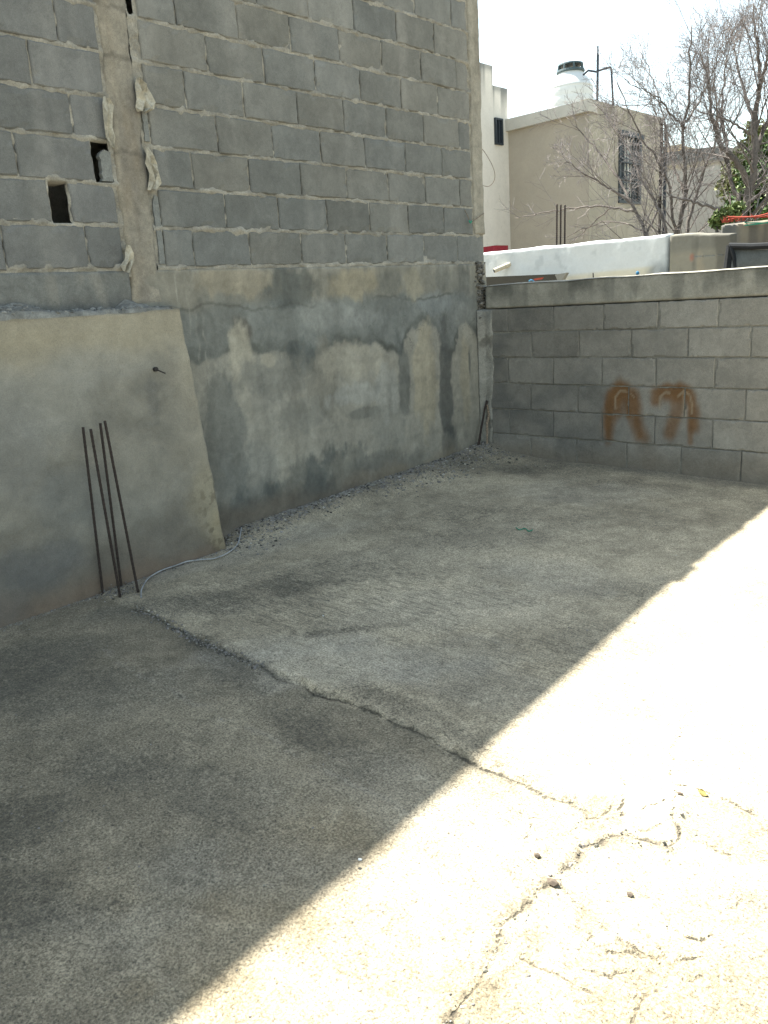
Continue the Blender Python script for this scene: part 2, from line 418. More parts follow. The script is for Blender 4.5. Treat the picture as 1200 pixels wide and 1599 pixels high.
# near slab, stained tone plus painted shade fading out toward the sunlit side
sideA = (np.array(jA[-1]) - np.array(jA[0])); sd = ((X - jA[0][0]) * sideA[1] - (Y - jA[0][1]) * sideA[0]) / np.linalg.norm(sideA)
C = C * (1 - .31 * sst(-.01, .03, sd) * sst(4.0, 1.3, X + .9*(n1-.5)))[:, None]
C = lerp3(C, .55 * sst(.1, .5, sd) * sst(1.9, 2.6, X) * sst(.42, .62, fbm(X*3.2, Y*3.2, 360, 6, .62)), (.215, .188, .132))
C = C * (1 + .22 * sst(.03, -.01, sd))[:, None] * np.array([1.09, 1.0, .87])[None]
for k, (px, py, rx, ry, a, col, s) in enumerate([
    (330, 1010, .34, .10, -8, dark, .8), (430, 1095, .34, .14, -8, dark, .42), (520, 1165, .30, .07, -8, dark, .4), (150, 1080, .5, .22, 40, mid_, .7),
    (60, 1030, .4, .2, 80, mid_, .8), (20, 1290, .16, .20, 0, dark, .7), (20, 1400, .2, .15, 0, dark, .7), (230, 1200, .35, .12, 20, mid_, .6), (350, 1330, .35, .15, 30, mid_, .35),
    (450, 1010, .3, .1, 40, pale, .35), (560, 1030, .5, .18, 40, pale, .5), (300, 880, .5, .10, 60, tan_, .45), (430, 850, .7, .14, 75, pale, .4),
    (700, 850, .8, .2, 60, mid_, .55), (330, 945, .5, .13, 40, mid_, .75), (420, 920, .35, .1, 40, dark, .4), (560, 900, .5, .14, 50, mid_, .5), (540, 985, .18, .05, 45, dark, .6),
    (640, 1112, .45, .05, -6, dark, .45), (700, 1060, .5, .12, 10, pale, .3), (640, 740, .6, .2, 70, mid_, .6), (800, 730, .9, .16, 20, mid_, .65), (1000, 760, .9, .14, 0, mid_, .5),
    (900, 770, .5, .25, 10, pale, .35), (760, 800, .4, .2, 20, dark, .35), (860, 900, .35, .2, 20, pale, .4), (700, 950, .5, .2, 40, pale, .3), (940, 1000, .24, .16, 30, (.13, .125, .105), .75),
    (1010, 920, .22, .12, 30, mid_, .5), (480, 1360, .35, .1, 30, pale, .25), (650, 1250, .3, .15, 0, pale, .3), (250, 1450, .3, .1, 30, pale, .2)]):
    fb = fblob(px, py, rx, ry, a, s=k)
    C = lerp3(C, s * fb * (.32 if col[0] < .2 else .6), col)
    if col is dark: mould = mould + fb * s * 1.0
    elif col is mid_: mould = mould + fb * s * .6
    elif col is pale: mould = mould - fb * s * .5
# spalled, crumbly patches in the sunlit corner (yellowish, worn)
sp1 = px2([(1062, 1235), (1110, 1240), (1170, 1270), (1230, 1300), (1230, 1370), (1100, 1340), (1050, 1325), (1068, 1290)])
sp2 = px2([(905, 1405), (960, 1440), (1050, 1500), (1060, 1560), (960, 1560), (880, 1500), (840, 1520), (760, 1620), (700, 1640), (735, 1560), (800, 1450)])
sp3 = px2([(925, 1240), (985, 1255), (1000, 1280), (958, 1306), (920, 1290)])
inside = [inpoly(wx, wy, q) for q in (sp1, sp2, sp3)]
spd = np.min([segd(wx, wy, q + [q[0]]) for q in (sp1, sp2, sp3)], 0)
isp = inside[0] | inside[1] | inside[2]
sgn = np.where(isp, spd, -spd)
spm = sst(-.004, .01, sgn + (fbm(X*7, Y*7, 62, 5) - .56) * .24) * sst(.05, -.02, -sgn)
C = lerp3(C, spm * (.35 + .5 * fbm(X*7, Y*7, 61, 4)), (.235, .20, .135))
wornC = np.exp(-(np.minimum(dC, dC2) / .02) ** 2) * (n3 > .42)
C = lerp3(C, .75 * wornC * sst(.35, .6, fbm(X*22, Y*22, 9, 3)), (.07, .06, .045))
C = lerp3(C, .6 * np.exp(-(dA / .02) ** 2) * sst(.3, .6, fbm(X*16, Y*16, 31, 3)), (.06, .06, .05))
C = lerp3(C, .12 * np.exp(-(dB / .012) ** 2) * sst(.35, .6, fbm(X*16, Y*16, 33, 3)), (.42, .41, .37))
# edge dirt by the walls
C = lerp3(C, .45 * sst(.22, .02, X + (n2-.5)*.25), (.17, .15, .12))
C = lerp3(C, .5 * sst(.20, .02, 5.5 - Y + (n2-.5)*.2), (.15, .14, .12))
comb = fblob(480, 930, .95, .40, 42, hard=.4, s=70) + .7 * fblob(780, 1010, .8, .5, 40, hard=.5, s=71) + .5*fblob(700, 800, 1.0, .5, 40, s=72)
comb = np.clip(comb, 0, 1) * sst(-.02, .02, -sd)
worn = np.clip(.15 + fblob(450, 1090, .6, .2, -8, s=80) + fblob(640, 1110, .5, .1, -6, s=81) + .8*fblob(730, 830, .9, .5, 30, s=82) + .6*fblob(200, 1250, 1, .5, 30, s=83) + .8*fblob(60, 1250, .5, .5, 0, s=84)+.6*fblob(850, 720, 1.0, .2, 10, s=85), 0, 1)
Z = fz(X, Y) + (fbm(X*1.5, Y*1.5, 40, 3) - .5) * .018 + (n3 - .5) * .002
Z += (fbm(X*40, Y*40, 41, 3) - .5) * .0018
# debris fill heaped against the tall wall
Z += .06 * sst(.30, 0, X + (n2-.5)*.22) * sst(2.75, 2.95, Y) + .035 * sst(.5, 0, np.hypot(X-.1, Y-5.45) + (n2-.5)*.2)
Z -= .012 * np.exp(-(dA1 / .012) ** 2) + .004 * np.exp(-(dC / .009) ** 2) + .003*np.exp(-(dS/.006)**2)
Z += .012 * np.exp(-((dA - .03) / .025) ** 2) * sst(.45, .65, fbm(X*18, Y*18, 44, 3)) * (sd < 0) * (Y < 2.6)
Z += -.005 * spm + .006 * spm * (fbm(X*30, Y*30, 46, 5) - .4)
Z += .008 * np.exp(-((dC2 - .012) / .012) ** 2) * (fbm(X*25, Y*25, 47, 3) > .35)
Z += -.006 * sst(-.02, .02, sd)
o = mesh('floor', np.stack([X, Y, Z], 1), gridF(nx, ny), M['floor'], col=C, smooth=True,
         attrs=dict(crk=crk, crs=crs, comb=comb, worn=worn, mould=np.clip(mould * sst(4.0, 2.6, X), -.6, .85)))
prop(o, kind='structure')
def floor_z(x, y):
    i = int(round((x-hx0)/(hx1-hx0)*(nx-1))); j = int(round((y-hy0)/(hy1-hy0)*(ny-1)))
    return Z[min(max(i, 0), nx-1)*ny + min(max(j, 0), ny-1)]
FLOOR = (X, Y, Z)

# ---------------------------------------------------------------- block builder
def block(mb, plane, a0, a1, z0, z1, depth0, tint, nu, nv, wob=.0025, inset=.006, paint=None, rot=None):
    """one rounded rough block: a along the wall, z up, front at depth0 (toward the yard)"""
    us = np.concatenate([[0, 0], np.linspace(0, 1, nu), [1, 1]]); vs = np.concatenate([[0, 0], np.linspace(0, 1, nv), [1, 1]])
    U, Vv = np.meshgrid(us, vs, indexing='ij')
    iu = np.arange(nu + 4)[:, None] + 0 * U.astype(int); iv = np.arange(nv + 4)[None, :] + 0 * U.astype(int)
    ring = np.minimum(np.minimum(iu, nu + 3 - iu), np.minimum(iv, nv + 3 - iv))
    A = a0 + inset + (a1 - a0 - 2*inset) * U; Zz = z0 + inset + (z1 - z0 - 2*inset) * Vv
    eu = np.where(iu <= 1, -inset, 0) + np.where(iu >= nu + 2, inset, 0)
    ev = np.where(iv <= 1, -inset, 0) + np.where(iv >= nv + 2, inset, 0)
    A = A + eu; Zz = Zz + ev
    s = random.randint(0, 9999)
    edge = ring <= 2
    A = A + edge * (fbm(A*30, Zz*30, s, 3) - .5) * wob * 4
    Zz = Zz + edge * (fbm(A*30, Zz*30, s+5, 3) - .5) * wob * 4
    chip = (fbm(A*14, Zz*14, s+9, 3) > .66) * (ring <= 2)
    tiltz = random.uniform(-.004, .004); tilta = random.uniform(-.004, .004)
    D = depth0 + np.where(ring == 0, -.04, np.where(ring == 1, -.006, 0)) + (fbm(A*8, Zz*8, s+2, 3) - .5) * .003 - chip * .006
    D = D + (U - .5) * tilta + (Vv - .5) * tiltz
    a, z, d = A.ravel(), Zz.ravel(), D.ravel()
    col = np.array(tint)[None] * np.ones((len(a), 1)) * (1 + (fbm(a*5, z*5, s, 4)[:, None] - .5) * .35)
    if paint: col = paint(a, z, col)
    if plane == 'x': V = np.stack([d, a, z], 1)
    else: V = np.stack([a, -d, z], 1)
    Fq = gridF(nu + 4, nv + 4, flip=False)
    mb.add(V, Fq.tolist(), col)

# ================================================================ TALL BLOCK WALL (plane x = 0)
TW = empty('block_wall', (0, 2.5, -.05), 'tall grey cinder block wall rising over the left of the yard on a stained plaster base', 'wall')
COURSE = [1.492 + .2015 * k for k in range(13)]
Jr = [3.245, 3.486, 3.289, 3.482, 3.300, 3.474, 3.297, 3.455, 3.26, 3.47, 3.28, 3.47]
def wpaint(y, z, col):
    # faint pale runs and damp patches over several blocks
    c = col * (1 + .25 * (fbm(y*1.1, z*1.4, 91, 4)[:, None] - .5))
    streak = sst(.55, .75, fbm(y*7, z*.7, 92, 3)) * .25
    c = lerp3(c, streak, (.30, .295, .27))
    c = lerp3(c, .25 * sst(.5, .7, fbm(y*3, z*1.2, 93, 4)), (.13, .135, .125))
    return c
mb = MB(); joints = []
for k in range(11):
    z0, z1 = COURSE[k], COURSE[k+1]
    ys_ = []
    y = Jr[k]
    while y > 2.66: y -= .4
    y += .4
    ys_ = [2.655 if k < 7 else 2.61]
    while y < 5.40: ys_.append(y + random.uniform(-.006, .006)); y += .4
    ys_.append(5.445 if k else 5.585)
    if ys_[1] - ys_[0] < .06: ys_.pop(1)
    if ys_[-1] - ys_[-2] < .05: ys_.pop(-2)
    if k == 6: ys_[0] = 2.66
    if k == 7: ys_[0] = 2.65
    for a, b in zip(ys_[:-1], ys_[1:]):
        v = .150 + random.uniform(-.016, .022)
        wa = random.uniform(-.012, .012)
        block(mb, 'x', a + random.uniform(.002, .005), b - random.uniform(.002, .005), z0 + .004 + random.uniform(0, .004), z1 - .006 - random.uniform(0, .004),
              random.uniform(-.003, .004), (v + wa*.3, v + .002, v*.935 - wa*.4), 12, 7, paint=wpaint, wob=.0035)
LL = [[.99, 1.39, 1.792, 2.208, 2.405], [.85, 1.25, 1.66, 2.052, (2.155, 0), 2.405], [.72, 1.12, 1.52, 1.919, 2.308, (2.405, 0)], [1.03, 1.43, 1.83, 2.225, 2.415], [.86, 1.26, 1.66, 2.053, 2.42],
      [1.03, 1.43, 1.82, 2.213, 2.425], [1.25, 1.65, 2.05, 2.425]]
GAPS = []
for k in range(11):
    r = LL[k % len(LL)] if k < 7 else [y_ + (.2 if k % 2 else 0) for y_ in (.85, 1.25, 1.65, 2.02)] + [2.425]
    zo = .012
    first = r[0]
    while first > -3.4:
        first -= .4
        r = [first] + r
    for a, b in zip(r[:-1], r[1:]):
        bb = b[0] if isinstance(b, tuple) else b
        aa = a[0] if isinstance(a, tuple) else a
        if isinstance(b, tuple):
            GAPS.append((aa, bb, COURSE[k], COURSE[k+1])); continue
        v = .143 + random.uniform(-.014, .018)
        block(mb, 'x', aa + random.uniform(.002, .006), bb - random.uniform(.002, .006), COURSE[k] + zo*(k > 0) + .002 + random.uniform(0, .004), COURSE[k+1] + zo - .008 - random.uniform(0, .004),
              random.uniform(-.003, .004), (v, v + .003, v*.98), 12, 7, paint=wpaint, wob=.0035)
mb.build('blocks', M['block'], TW, smooth=False)
# mortar bed: one rough sheet behind the block faces
def mortar_sheet(y0, y1, z0, z1, step, gaps, zo):
    na, nz = int((y1-y0)/step)+1, int((z1-z0)/step)+1
    A, Zz = np.meshgrid(np.linspace(y0, y1, na), np.linspace(z0, z1, nz), indexing='ij'); a = A.ravel(); z = Zz.ravel()
    d = -.0105 + (fbm(a*22, z*30, 77, 4) - .5) * .030
    near = np.min([np.abs(z - (c + zo)) for c in COURSE], 0)
    d += .0055 * sst(.022, .004, near) + .006 * sst(.03, .006, near) * sst(.52, .68, fbm(a*16, z*9, 78, 3))
    d = np.where(near > .022, np.minimum(d, -.0065), d)
    for (g0, g1, gz0, gz1) in gaps:
        w = sst(g0+.002, g0+.008, a) * sst(g1-.002, g1-.008, a) * sst(gz0+.015, gz0+.022, z) * sst(gz1-.001, gz1-.008, z)
        d = d * (1-w) - .38 * w
    col = np.array([.245, .233, .198])[None] * (1 + (fbm(a*10, z*10, 79, 4)[:, None]-.5)*.6)
    Fg = gridF(na, nz); Fg = Fg[(d[Fg] > -.16).all(1)]
    return np.stack([d, a, z], 1), Fg, col
V, Fq, col = mortar_sheet(.3, 2.44, 1.45, 3.72, .007, GAPS, .012)
V2, Fq2, col2 = mortar_sheet(2.60, 5.55, 1.45, 3.72, .008, [(2.612, 2.640, 2.70, 2.88)], 0)
mesh('mortar', np.vstack([V, V2]), np.vstack([Fq, Fq2 + len(V)]), M['mortar'], TW, col=np.vstack([col, col2]), smooth=True)
# solid core, sloping top with a rough cap (its height sets the edge of the shadow in the yard)
core = MB()
prof = [(-4, 3.88), (.5, 3.86), (1.5, 3.84), (2.6, 3.78), (4.1, 3.65), (5.3, 3.48), (5.60, 3.46)]
pts = [(-.42, -4, -.3)] + [(-.42, 5.44, -.3), (-.42, 5.44, 3.47)] + [(-.42, y, z) for y, z in prof[::-1][1:]]
core.prism(pts, (-.10, 0, 0), (.2, .2, .18))
core.build('wall_core', M['mortar'], TW)
cp = MB()
for (ya, za), (yb, zb) in zip(prof[:-1], prof[1:]):
    yb = min(yb, 5.44)
    pts = [(-.16, ya, za-.06), (-.16, yb, zb-.06), (-.16, yb, zb), (-.16, ya, za)]
    cp.prism([(p[0]+.168, p[1], p[2]) for p in pts], (-.45, 0, 0), (.24, .235, .21))
cp.box((-.2, 3.70, 3.60), (.006, 3.93, 3.745), (.24, .235, .21))  # unseen stub added on the cap to notch the shadow edge in the yard
cp.build('cap', M['mortar'], TW)
# rough slab-like sheet with painted stains, thickness to the back
def sheet(name, plane, a0, a1, z0, z1, step, depth, paint, m, parent, dn=.003, craze=None, edge=None, back=.05):
    na, nz = max(2, int((a1-a0)/step)+1), max(2, int((z1-z0)/step)+1)
    A, Zz = np.meshgrid(np.linspace(a0, a1, na), np.linspace(z0, z1, nz), indexing='ij')
    ring = np.zeros(A.shape, int) + 9
    ring = np.minimum(np.minimum(np.arange(na)[:, None], (na-1-np.arange(na))[:, None]), np.minimum(np.arange(nz)[None], (nz-1-np.arange(nz))[None]))
    a = A.ravel().copy(); z = Zz.ravel().copy(); rg = ring.ravel()
    d = (depth(a, z) if callable(depth) else depth) + (fbm(a*7, z*7, 301, 5) - .5) * dn * 2
    d = d + (fbm(a*40, z*40, 303, 3) - .5) * dn * .5
    d = np.where(rg == 0, d - back, d)
    d = np.where(rg == 1, d - .004, d)
    if edge: a, z = edge(a, z)
    c = paint(a, z)
    V = np.stack([d, a, z], 1) if plane == 'x' else np.stack([a, -d, z], 1)
    cz = craze(a, z) if craze else np.zeros(len(a))
    return mesh(name, V, gridF(na, nz), m, parent, col=c, smooth=True, attrs=dict(craze=cz))
# tie column
def col_edge(w):
    def f(a, z):
        mid = (2.43 + 2.60) / 2
        s = np.sign(a - mid)
        return a + (np.abs(a - mid) > .07) * (fbm(z*9, s*7+3, 131, 4) - .5) * w, z
    return f
def col_paint(a, z):
    c = tone(a, z, 120, (.205, .180, .140), .10, 7)
    c = lerp3(c, .5 * sst(.45, .65, fbm(a*6, z*1.5, 121, 4)), (.17, .165, .15))
    c = lerp3(c, .5 * sst(.55, .7, fbm(a*12, z*1.2, 122, 4)), (.28, .26, .21))
    for zz in (2.05, 2.50, 2.72, 3.2):
        c = lerp3(c, .5 * sst(.018, .004, np.abs(z - zz + (fbm(a*20, z*2, 123, 3)-.5)*.05)), (.10, .09, .075))
    return c
sheet('tie_column', 'x', 2.425, 2.605, 1.30, 3.72, .009, .004, col_paint, M['column'], TW, dn=.006, edge=col_edge(.03))
# mortar slivers beside the column
sl_ = MB()
for (a0, a1, z0, z1) in ((2.612, 2.652, 1.51, 1.86), (2.612, 2.645, 1.90, 2.09), (2.615, 2.648, 2.12, 2.28), (2.340, 2.405, 1.912, 2.06)):
    n = 9
    pts = [(.001, a1 - .004, z0), (.001, a0, z0)] + [(.001, a0 + (a1-a0)*.2*random.random(), z0 + (z1-z0)*i/n) for i in range(1, n)] + [(.001, a1 - (a1-a0)*.5, z1), (.001, a1, z1 - .01)]
    sl_.prism(pts, (-.03, 0, 0), (.175, .182, .172))
sl_.build('mortar_sliver', M['mortar'], TW)
# end column at the corner
def endc(a, z):
    c = tone(a, z, 140, (.25, .235, .195), .10, 5)
    c = lerp3(c, .6 * sst(.5, .75, fbm(a*9, z*1.3, 141, 4)), (.17, .155, .125))
    return c
sheet('corner_column', 'x', 5.455, 5.60, 1.695, 3.47, .009, .006, endc, M['column'], TW, dn=.004,
      edge=lambda a, z: (a + (np.abs(a-5.53) > .06) * (fbm(z*11, a*2, 142, 4) - .5) * .03, z))
b = MB(); b.box((-.20, 5.46, -.3), (-.012, 5.59, 3.468), (.25, .235, .195)); b.build('column_core', M['column'], TW)
# beam below the first course left of the column
def beamp(a, z):
    c = tone(a, z, 150, (.150, .155, .145), .10, 4)
    c = lerp3(c, .5 * sst(1.38, 1.30, z + (fbm(a*8, z*8, 151, 3)-.5)*.08), (.10, .10, .095))
    c = lerp3(c, .5 * sst(.55, .7, fbm(a*9, z*2, 152, 4)), (.22, .21, .18))
    return c
sheet('ground_beam', 'x', -3.4, 2.435, 1.20, 1.490, .012, .000, beamp, M['column'], TW, dn=.004)

# stained plaster base ------------------------------------------------
def yz(X_, Y_): p = onx(340 + X_/2.609, 400 + Y_/2.609); return (p[1], p[2])
bnd = [yz(*q) for q in [(-60, 420), (0, 400), (50, 375), (95, 345), (140, 380), (200, 388), (290, 385), (350, 440), (400, 410), (440, 370), (490, 348), (570, 362), (640, 335), (690, 385), (750, 392), (775, 300), (830, 265), (885, 285), (905, 330), (925, 420), (960, 380), (980, 290), (1010, 270), (1030, 300), (1060, 330)]]
by = np.array([q[0] for q in bnd]); bz = np.array([q[1] for q in bnd])
def plas(a, z):
    n = fbm(a*5, z*5, 160, 5) - .5; nb = fbm(a*14, z*14, 165, 4) - .5
    c = tone(a, z, 161, (.165, .175, .165), .09, 3)             # damp grey-blue field
    edge = np.interp(a + nb*.06 + n*.08, by, bz) + nb*.09
    below = sst(-.012, .015, edge - z)
    lightc = tone(a, z, 162, (.262, .257, .222), .05, 3)
    c = c * (1-below[:, None]) + lightc * below[:, None]
    halo = np.exp(-((z - edge - .02) / .035) ** 2) * (.4 + 1.2*vn(a*9, z*3, 8))
    c = lerp3(c, np.clip(.7 * halo, 0, 1), (.085, .09, .08))
    # top band: ochre and dark runs
    tb = sst(1.24, 1.32, z + n*.12)
    c = lerp3(c, .6*tb, (.215, .20, .16))
    run = sst(.5, .68, fbm(a*7, z*1.1, 163, 4)); c = lerp3(c, .55 * tb * run, (.10, .105, .10))
    c = lerp3(c, .5*sst(1.40, 1.48, z)*sst(.5, .6, fbm(a*13, z*3, 164, 3)), (.30, .29, .25))
    def bl(X_, Y_, ry, rz, colr, s, ns=.5, k=0):
        nonlocal c
        q = yz(X_, Y_); d = np.sqrt(((a-q[0])/ry)**2 + ((z-q[1])/rz)**2) + (fbm(a*9, z*5, 170+k, 6, .65)-.5)*ns*4.4
        c = lerp3(c, s * (1 - sst(.7, 1.15, d)), colr)
    dk = (.078, .088, .086); md = (.125, .13, .12); lt = (.32, .305, .25); wt = (.30, .31, .29)
    for k, q in enumerate([(95, 290, .10, .10, (.09, .085, .075), .9), (20, 250, .2, .25, md, .6), (370, 420, .16, .13, dk, .7), (300, 130, .22, .12, dk, .6),
        (100, 470, .10, .26, lt, .75), (120, 700, .3, .35, (.22, .22, .195), .5), (230, 480, .3, .14, md, .55), (210, 420, .08, .05, lt, .6),
        (420, 500, .2, .25, (.17, .165, .14), .7), (340, 650, .3, .12, md, .45), (560, 430, .35, .12, lt, .5), (590, 560, .3, .08, wt, .55), (600, 640, .22, .04, md, .65), (690, 560, .12, .18, wt, .5),
        (755, 480, .07, .35, dk, .6), (840, 500, .14, .40, (.31, .285, .215), .75), (930, 520, .085, .50, (.10, .105, .10), .85), (940, 760, .12, .18, dk, .5), (1010, 500, .07, .35, (.29, .27, .21), .7), (1025, 420, .02, .12, dk, .7),
        (420, 930, .45, .22, dk, .75), (250, 990, .5, .14, dk, .7), (150, 870, .30, .16, (.22, .225, .205), .55), (540, 860, .2, .14, lt, .35), (640, 830, .3, .08, md, .6), (700, 700, .2, .15, (.24, .245, .22), .5),
        (20, 800, .16, .5, dk, .55), (70, 1060, .2, .12, dk, .6), (760, 850, .3, .10, md, .5), (300, 880, .12, .2, lt, .25),
        (560, 250, .3, .06, (.22, .23, .22), .5), (450, 240, .2, .1, wt, .35), (900, 190, .2, .08, (.21, .23, .23), .5), (1000, 230, .1, .1, wt, .3), (540, 110, .25, .10, (.27, .24, .17), .6), (80, 100, .3, .1, (.25, .225, .17), .6), (800, 100, .12, .12, (.27, .25, .19), .6), (700, 110, .12, .1, md, .5), (920, 90, .1, .1, md, .5)]):
        bl(*q[:6], .35, k)
    # ghost of the courses under the thin plaster
    for k, zz in enumerate((.25, .45, .66, .86, 1.07)):
        gw = np.exp(-((z - zz + (fbm(a*3, zz+0*a, 200+k, 3)-.5)*.03)/.018)**2) * (.15 + .5*vn(a*4, zz+0*a, 210+k))
        c = lerp3(c, .32*gw*below, (.12, .125, .115))
    # cracked line under the top band
    zl = 1.265 + .02*np.sin(a*5) + (fbm(a*9, 0*a, 221, 4)-.5)*.07
    c = lerp3(c, .55*sst(.012, .003, np.abs(z-zl))*sst(.4, .55, vn(a*3, 0*a, 222)), (.07, .07, .06))
    # white mineral runs near the ledge corner
    for yy, z0, z1 in ((2.80, .92, 1.28), (2.845, .80, 1.26), (2.70, .98, 1.48), (2.76, 1.1, 1.46)):
        c = lerp3(c, .45*vn(z*30, a*200, 12)*sst(.010, .001, np.abs(a-yy+(vn(z*14, yy+0*z, 9)-.5)*.02))*sst(z0, z0+.06, z)*sst(z1, z1-.03, z), (.36, .36, .32))
    c = c * np.array([1.02, 1.0, .97])[None]
    c = c * (1 + .45*(fbm(a*10, z*1.1, 181, 5)-.5) + .3*(fbm(a*24, z*16, 182, 4)-.5))[:, None]
    base_ = sst(.17, .0, z + n*.22); c = lerp3(c, .65*base_, (.15, .125, .095))
    c = lerp3(c, .35*sst(.12, .03, z+n*.2)*sst(3.9, 4.6, a), (.27, .235, .165))
    return c
def crazef(a, z): return sst(.78, .95, z) * sst(1.36, 1.22, z) * (.35+.65*sst(3.6, 4.6, a))
sheet('plaster_base', 'x', 2.44, 5.515, -.15, 1.488, .0085, .003, plas, M['plaster'], TW, dn=.004, craze=crazef)

# rubble / stones helper ---------------------------------------------
_ico = None
def ico():
    global _ico
    if _ico is None:
        t = (1 + 5 ** .5) / 2
        v = np.array([(-1,t,0),(1,t,0),(-1,-t,0),(1,-t,0),(0,-1,t),(0,1,t),(0,-1,-t),(0,1,-t),(t,0,-1),(t,0,1),(-t,0,-1),(-t,0,1)]) / math.sqrt(1+t*t)
        f = [(0,11,5),(0,5,1),(0,1,7),(0,7,10),(0,10,11),(1,5,9),(5,11,4),(11,10,2),(10,7,6),(7,1,8),(3,9,4),(3,4,2),(3,2,6),(3,6,8),(3,8,9),(4,9,5),(2,4,11),(6,2,10),(8,6,7),(9,8,1)]
        _ico = (v, f)
    return _ico
def stones(mb, pts, rmin, rmax, colf):
    v, f = ico()
    for p in pts:
        r = rmin + (rmax - rmin) * random.random() ** 3
        q = v * (r * np.array([random.uniform(.7, 1.3), random.uniform(.7, 1.3), random.uniform(.45, .9)])) * (1 + (rng.random((12, 1)) - .5) * .5)
        a = random.uniform(0, 6.28); ca, sa = math.cos(a), math.sin(a)
        q = q @ np.array([[ca, sa, 0], [-sa, ca, 0], [0, 0, 1]])
        mb.add(q + np.array(p), f, colf())
# loose rubble along the foot of the tall wall
rb = MB()
pts = []
for _ in range(5200):
    y = random.uniform(2.72, 5.45); w = .10 + .07 * math.sin(y*3) + .03*math.sin(y*11) + .04
    x = abs(random.gauss(0, 1)) * w * .75 + .006
    pts.append((x, y, floor_z(x, y) + .001))
for _ in range(700):
    a = random.uniform(0, 6.28); r = abs(random.gauss(0, .2)); x, y = .14 + r*math.cos(a)*1.4, 5.36 + r*math.sin(a)*.7
    if .01 < x and y < 5.49: pts.append((x, y, floor_z(x, y) + .001))
def rcol():
    v = random.uniform(.13, .27)
    if random.random() < .12: v = .06
    if random.random() < .03: v = .45
    return (v, v*random.uniform(.93, .98), v*random.uniform(.78, .92))
stones(rb, pts, .0015, .011, rcol)
prop(rb.build('gravel', M['rubble']), 'loose cement crumbs and grit heaped along the foot of the stained wall', 'debris', kind='stuff')
# crumbs on the slab: joint edge and around the rods
rb = MB(); pts = []
for _ in range(900):
    k = random.random(); i = int(k * 4.0); t = random.random()
    a, b2 = np.array(jA[i]), np.array(jA[i+1]); p = a + (b2-a)*t + rng.normal(0, .014, 2)
    pts.append((p[0], p[1], floor_z(*p) + .002))
for _ in range(110):
    i = random.randint(0, len(cC)-2); a, b2 = np.array(cC[i]), np.array(cC[i+1]); p = a + (b2-a)*random.random() + rng.normal(0, .016, 2)
    pts.append((p[0], p[1], floor_z(*p) + .001))
for _ in range(60):
    i = random.randint(0, len(cC2)-2); a, b2 = np.array(cC2[i]), np.array(cC2[i+1]); p = a + (b2-a)*random.random() + rng.normal(0, .02, 2)
    pts.append((p[0], p[1], floor_z(*p) + .001))
for _ in range(380):
    p = rng.normal(0, 1, 2)*np.array([.05, .055]) + np.array([.19, 1.99]); pts.append((max(.125, p[0]), p[1], floor_z(*p) + abs(random.gauss(0, .01))))
for _ in range(900):
    y = random.uniform(.9, 2.75); x = .115 + abs(random.gauss(0, .018)); pts.append((x, y, floor_z(x, y)))
stones(rb, pts, .001, .0062, rcol)
pts = []
for _ in range(1500):
    x, y = random.uniform(.2, 4.2), random.uniform(.5, 5.3); pts.append((x, y, floor_z(x, y)))
stones(rb, pts, .001, .0045, rcol)
prop(rb.build('crumbs', M['rubble']), 'scattered cement crumbs on the yard slab and along its broken joints', 'debris', kind='stuff')

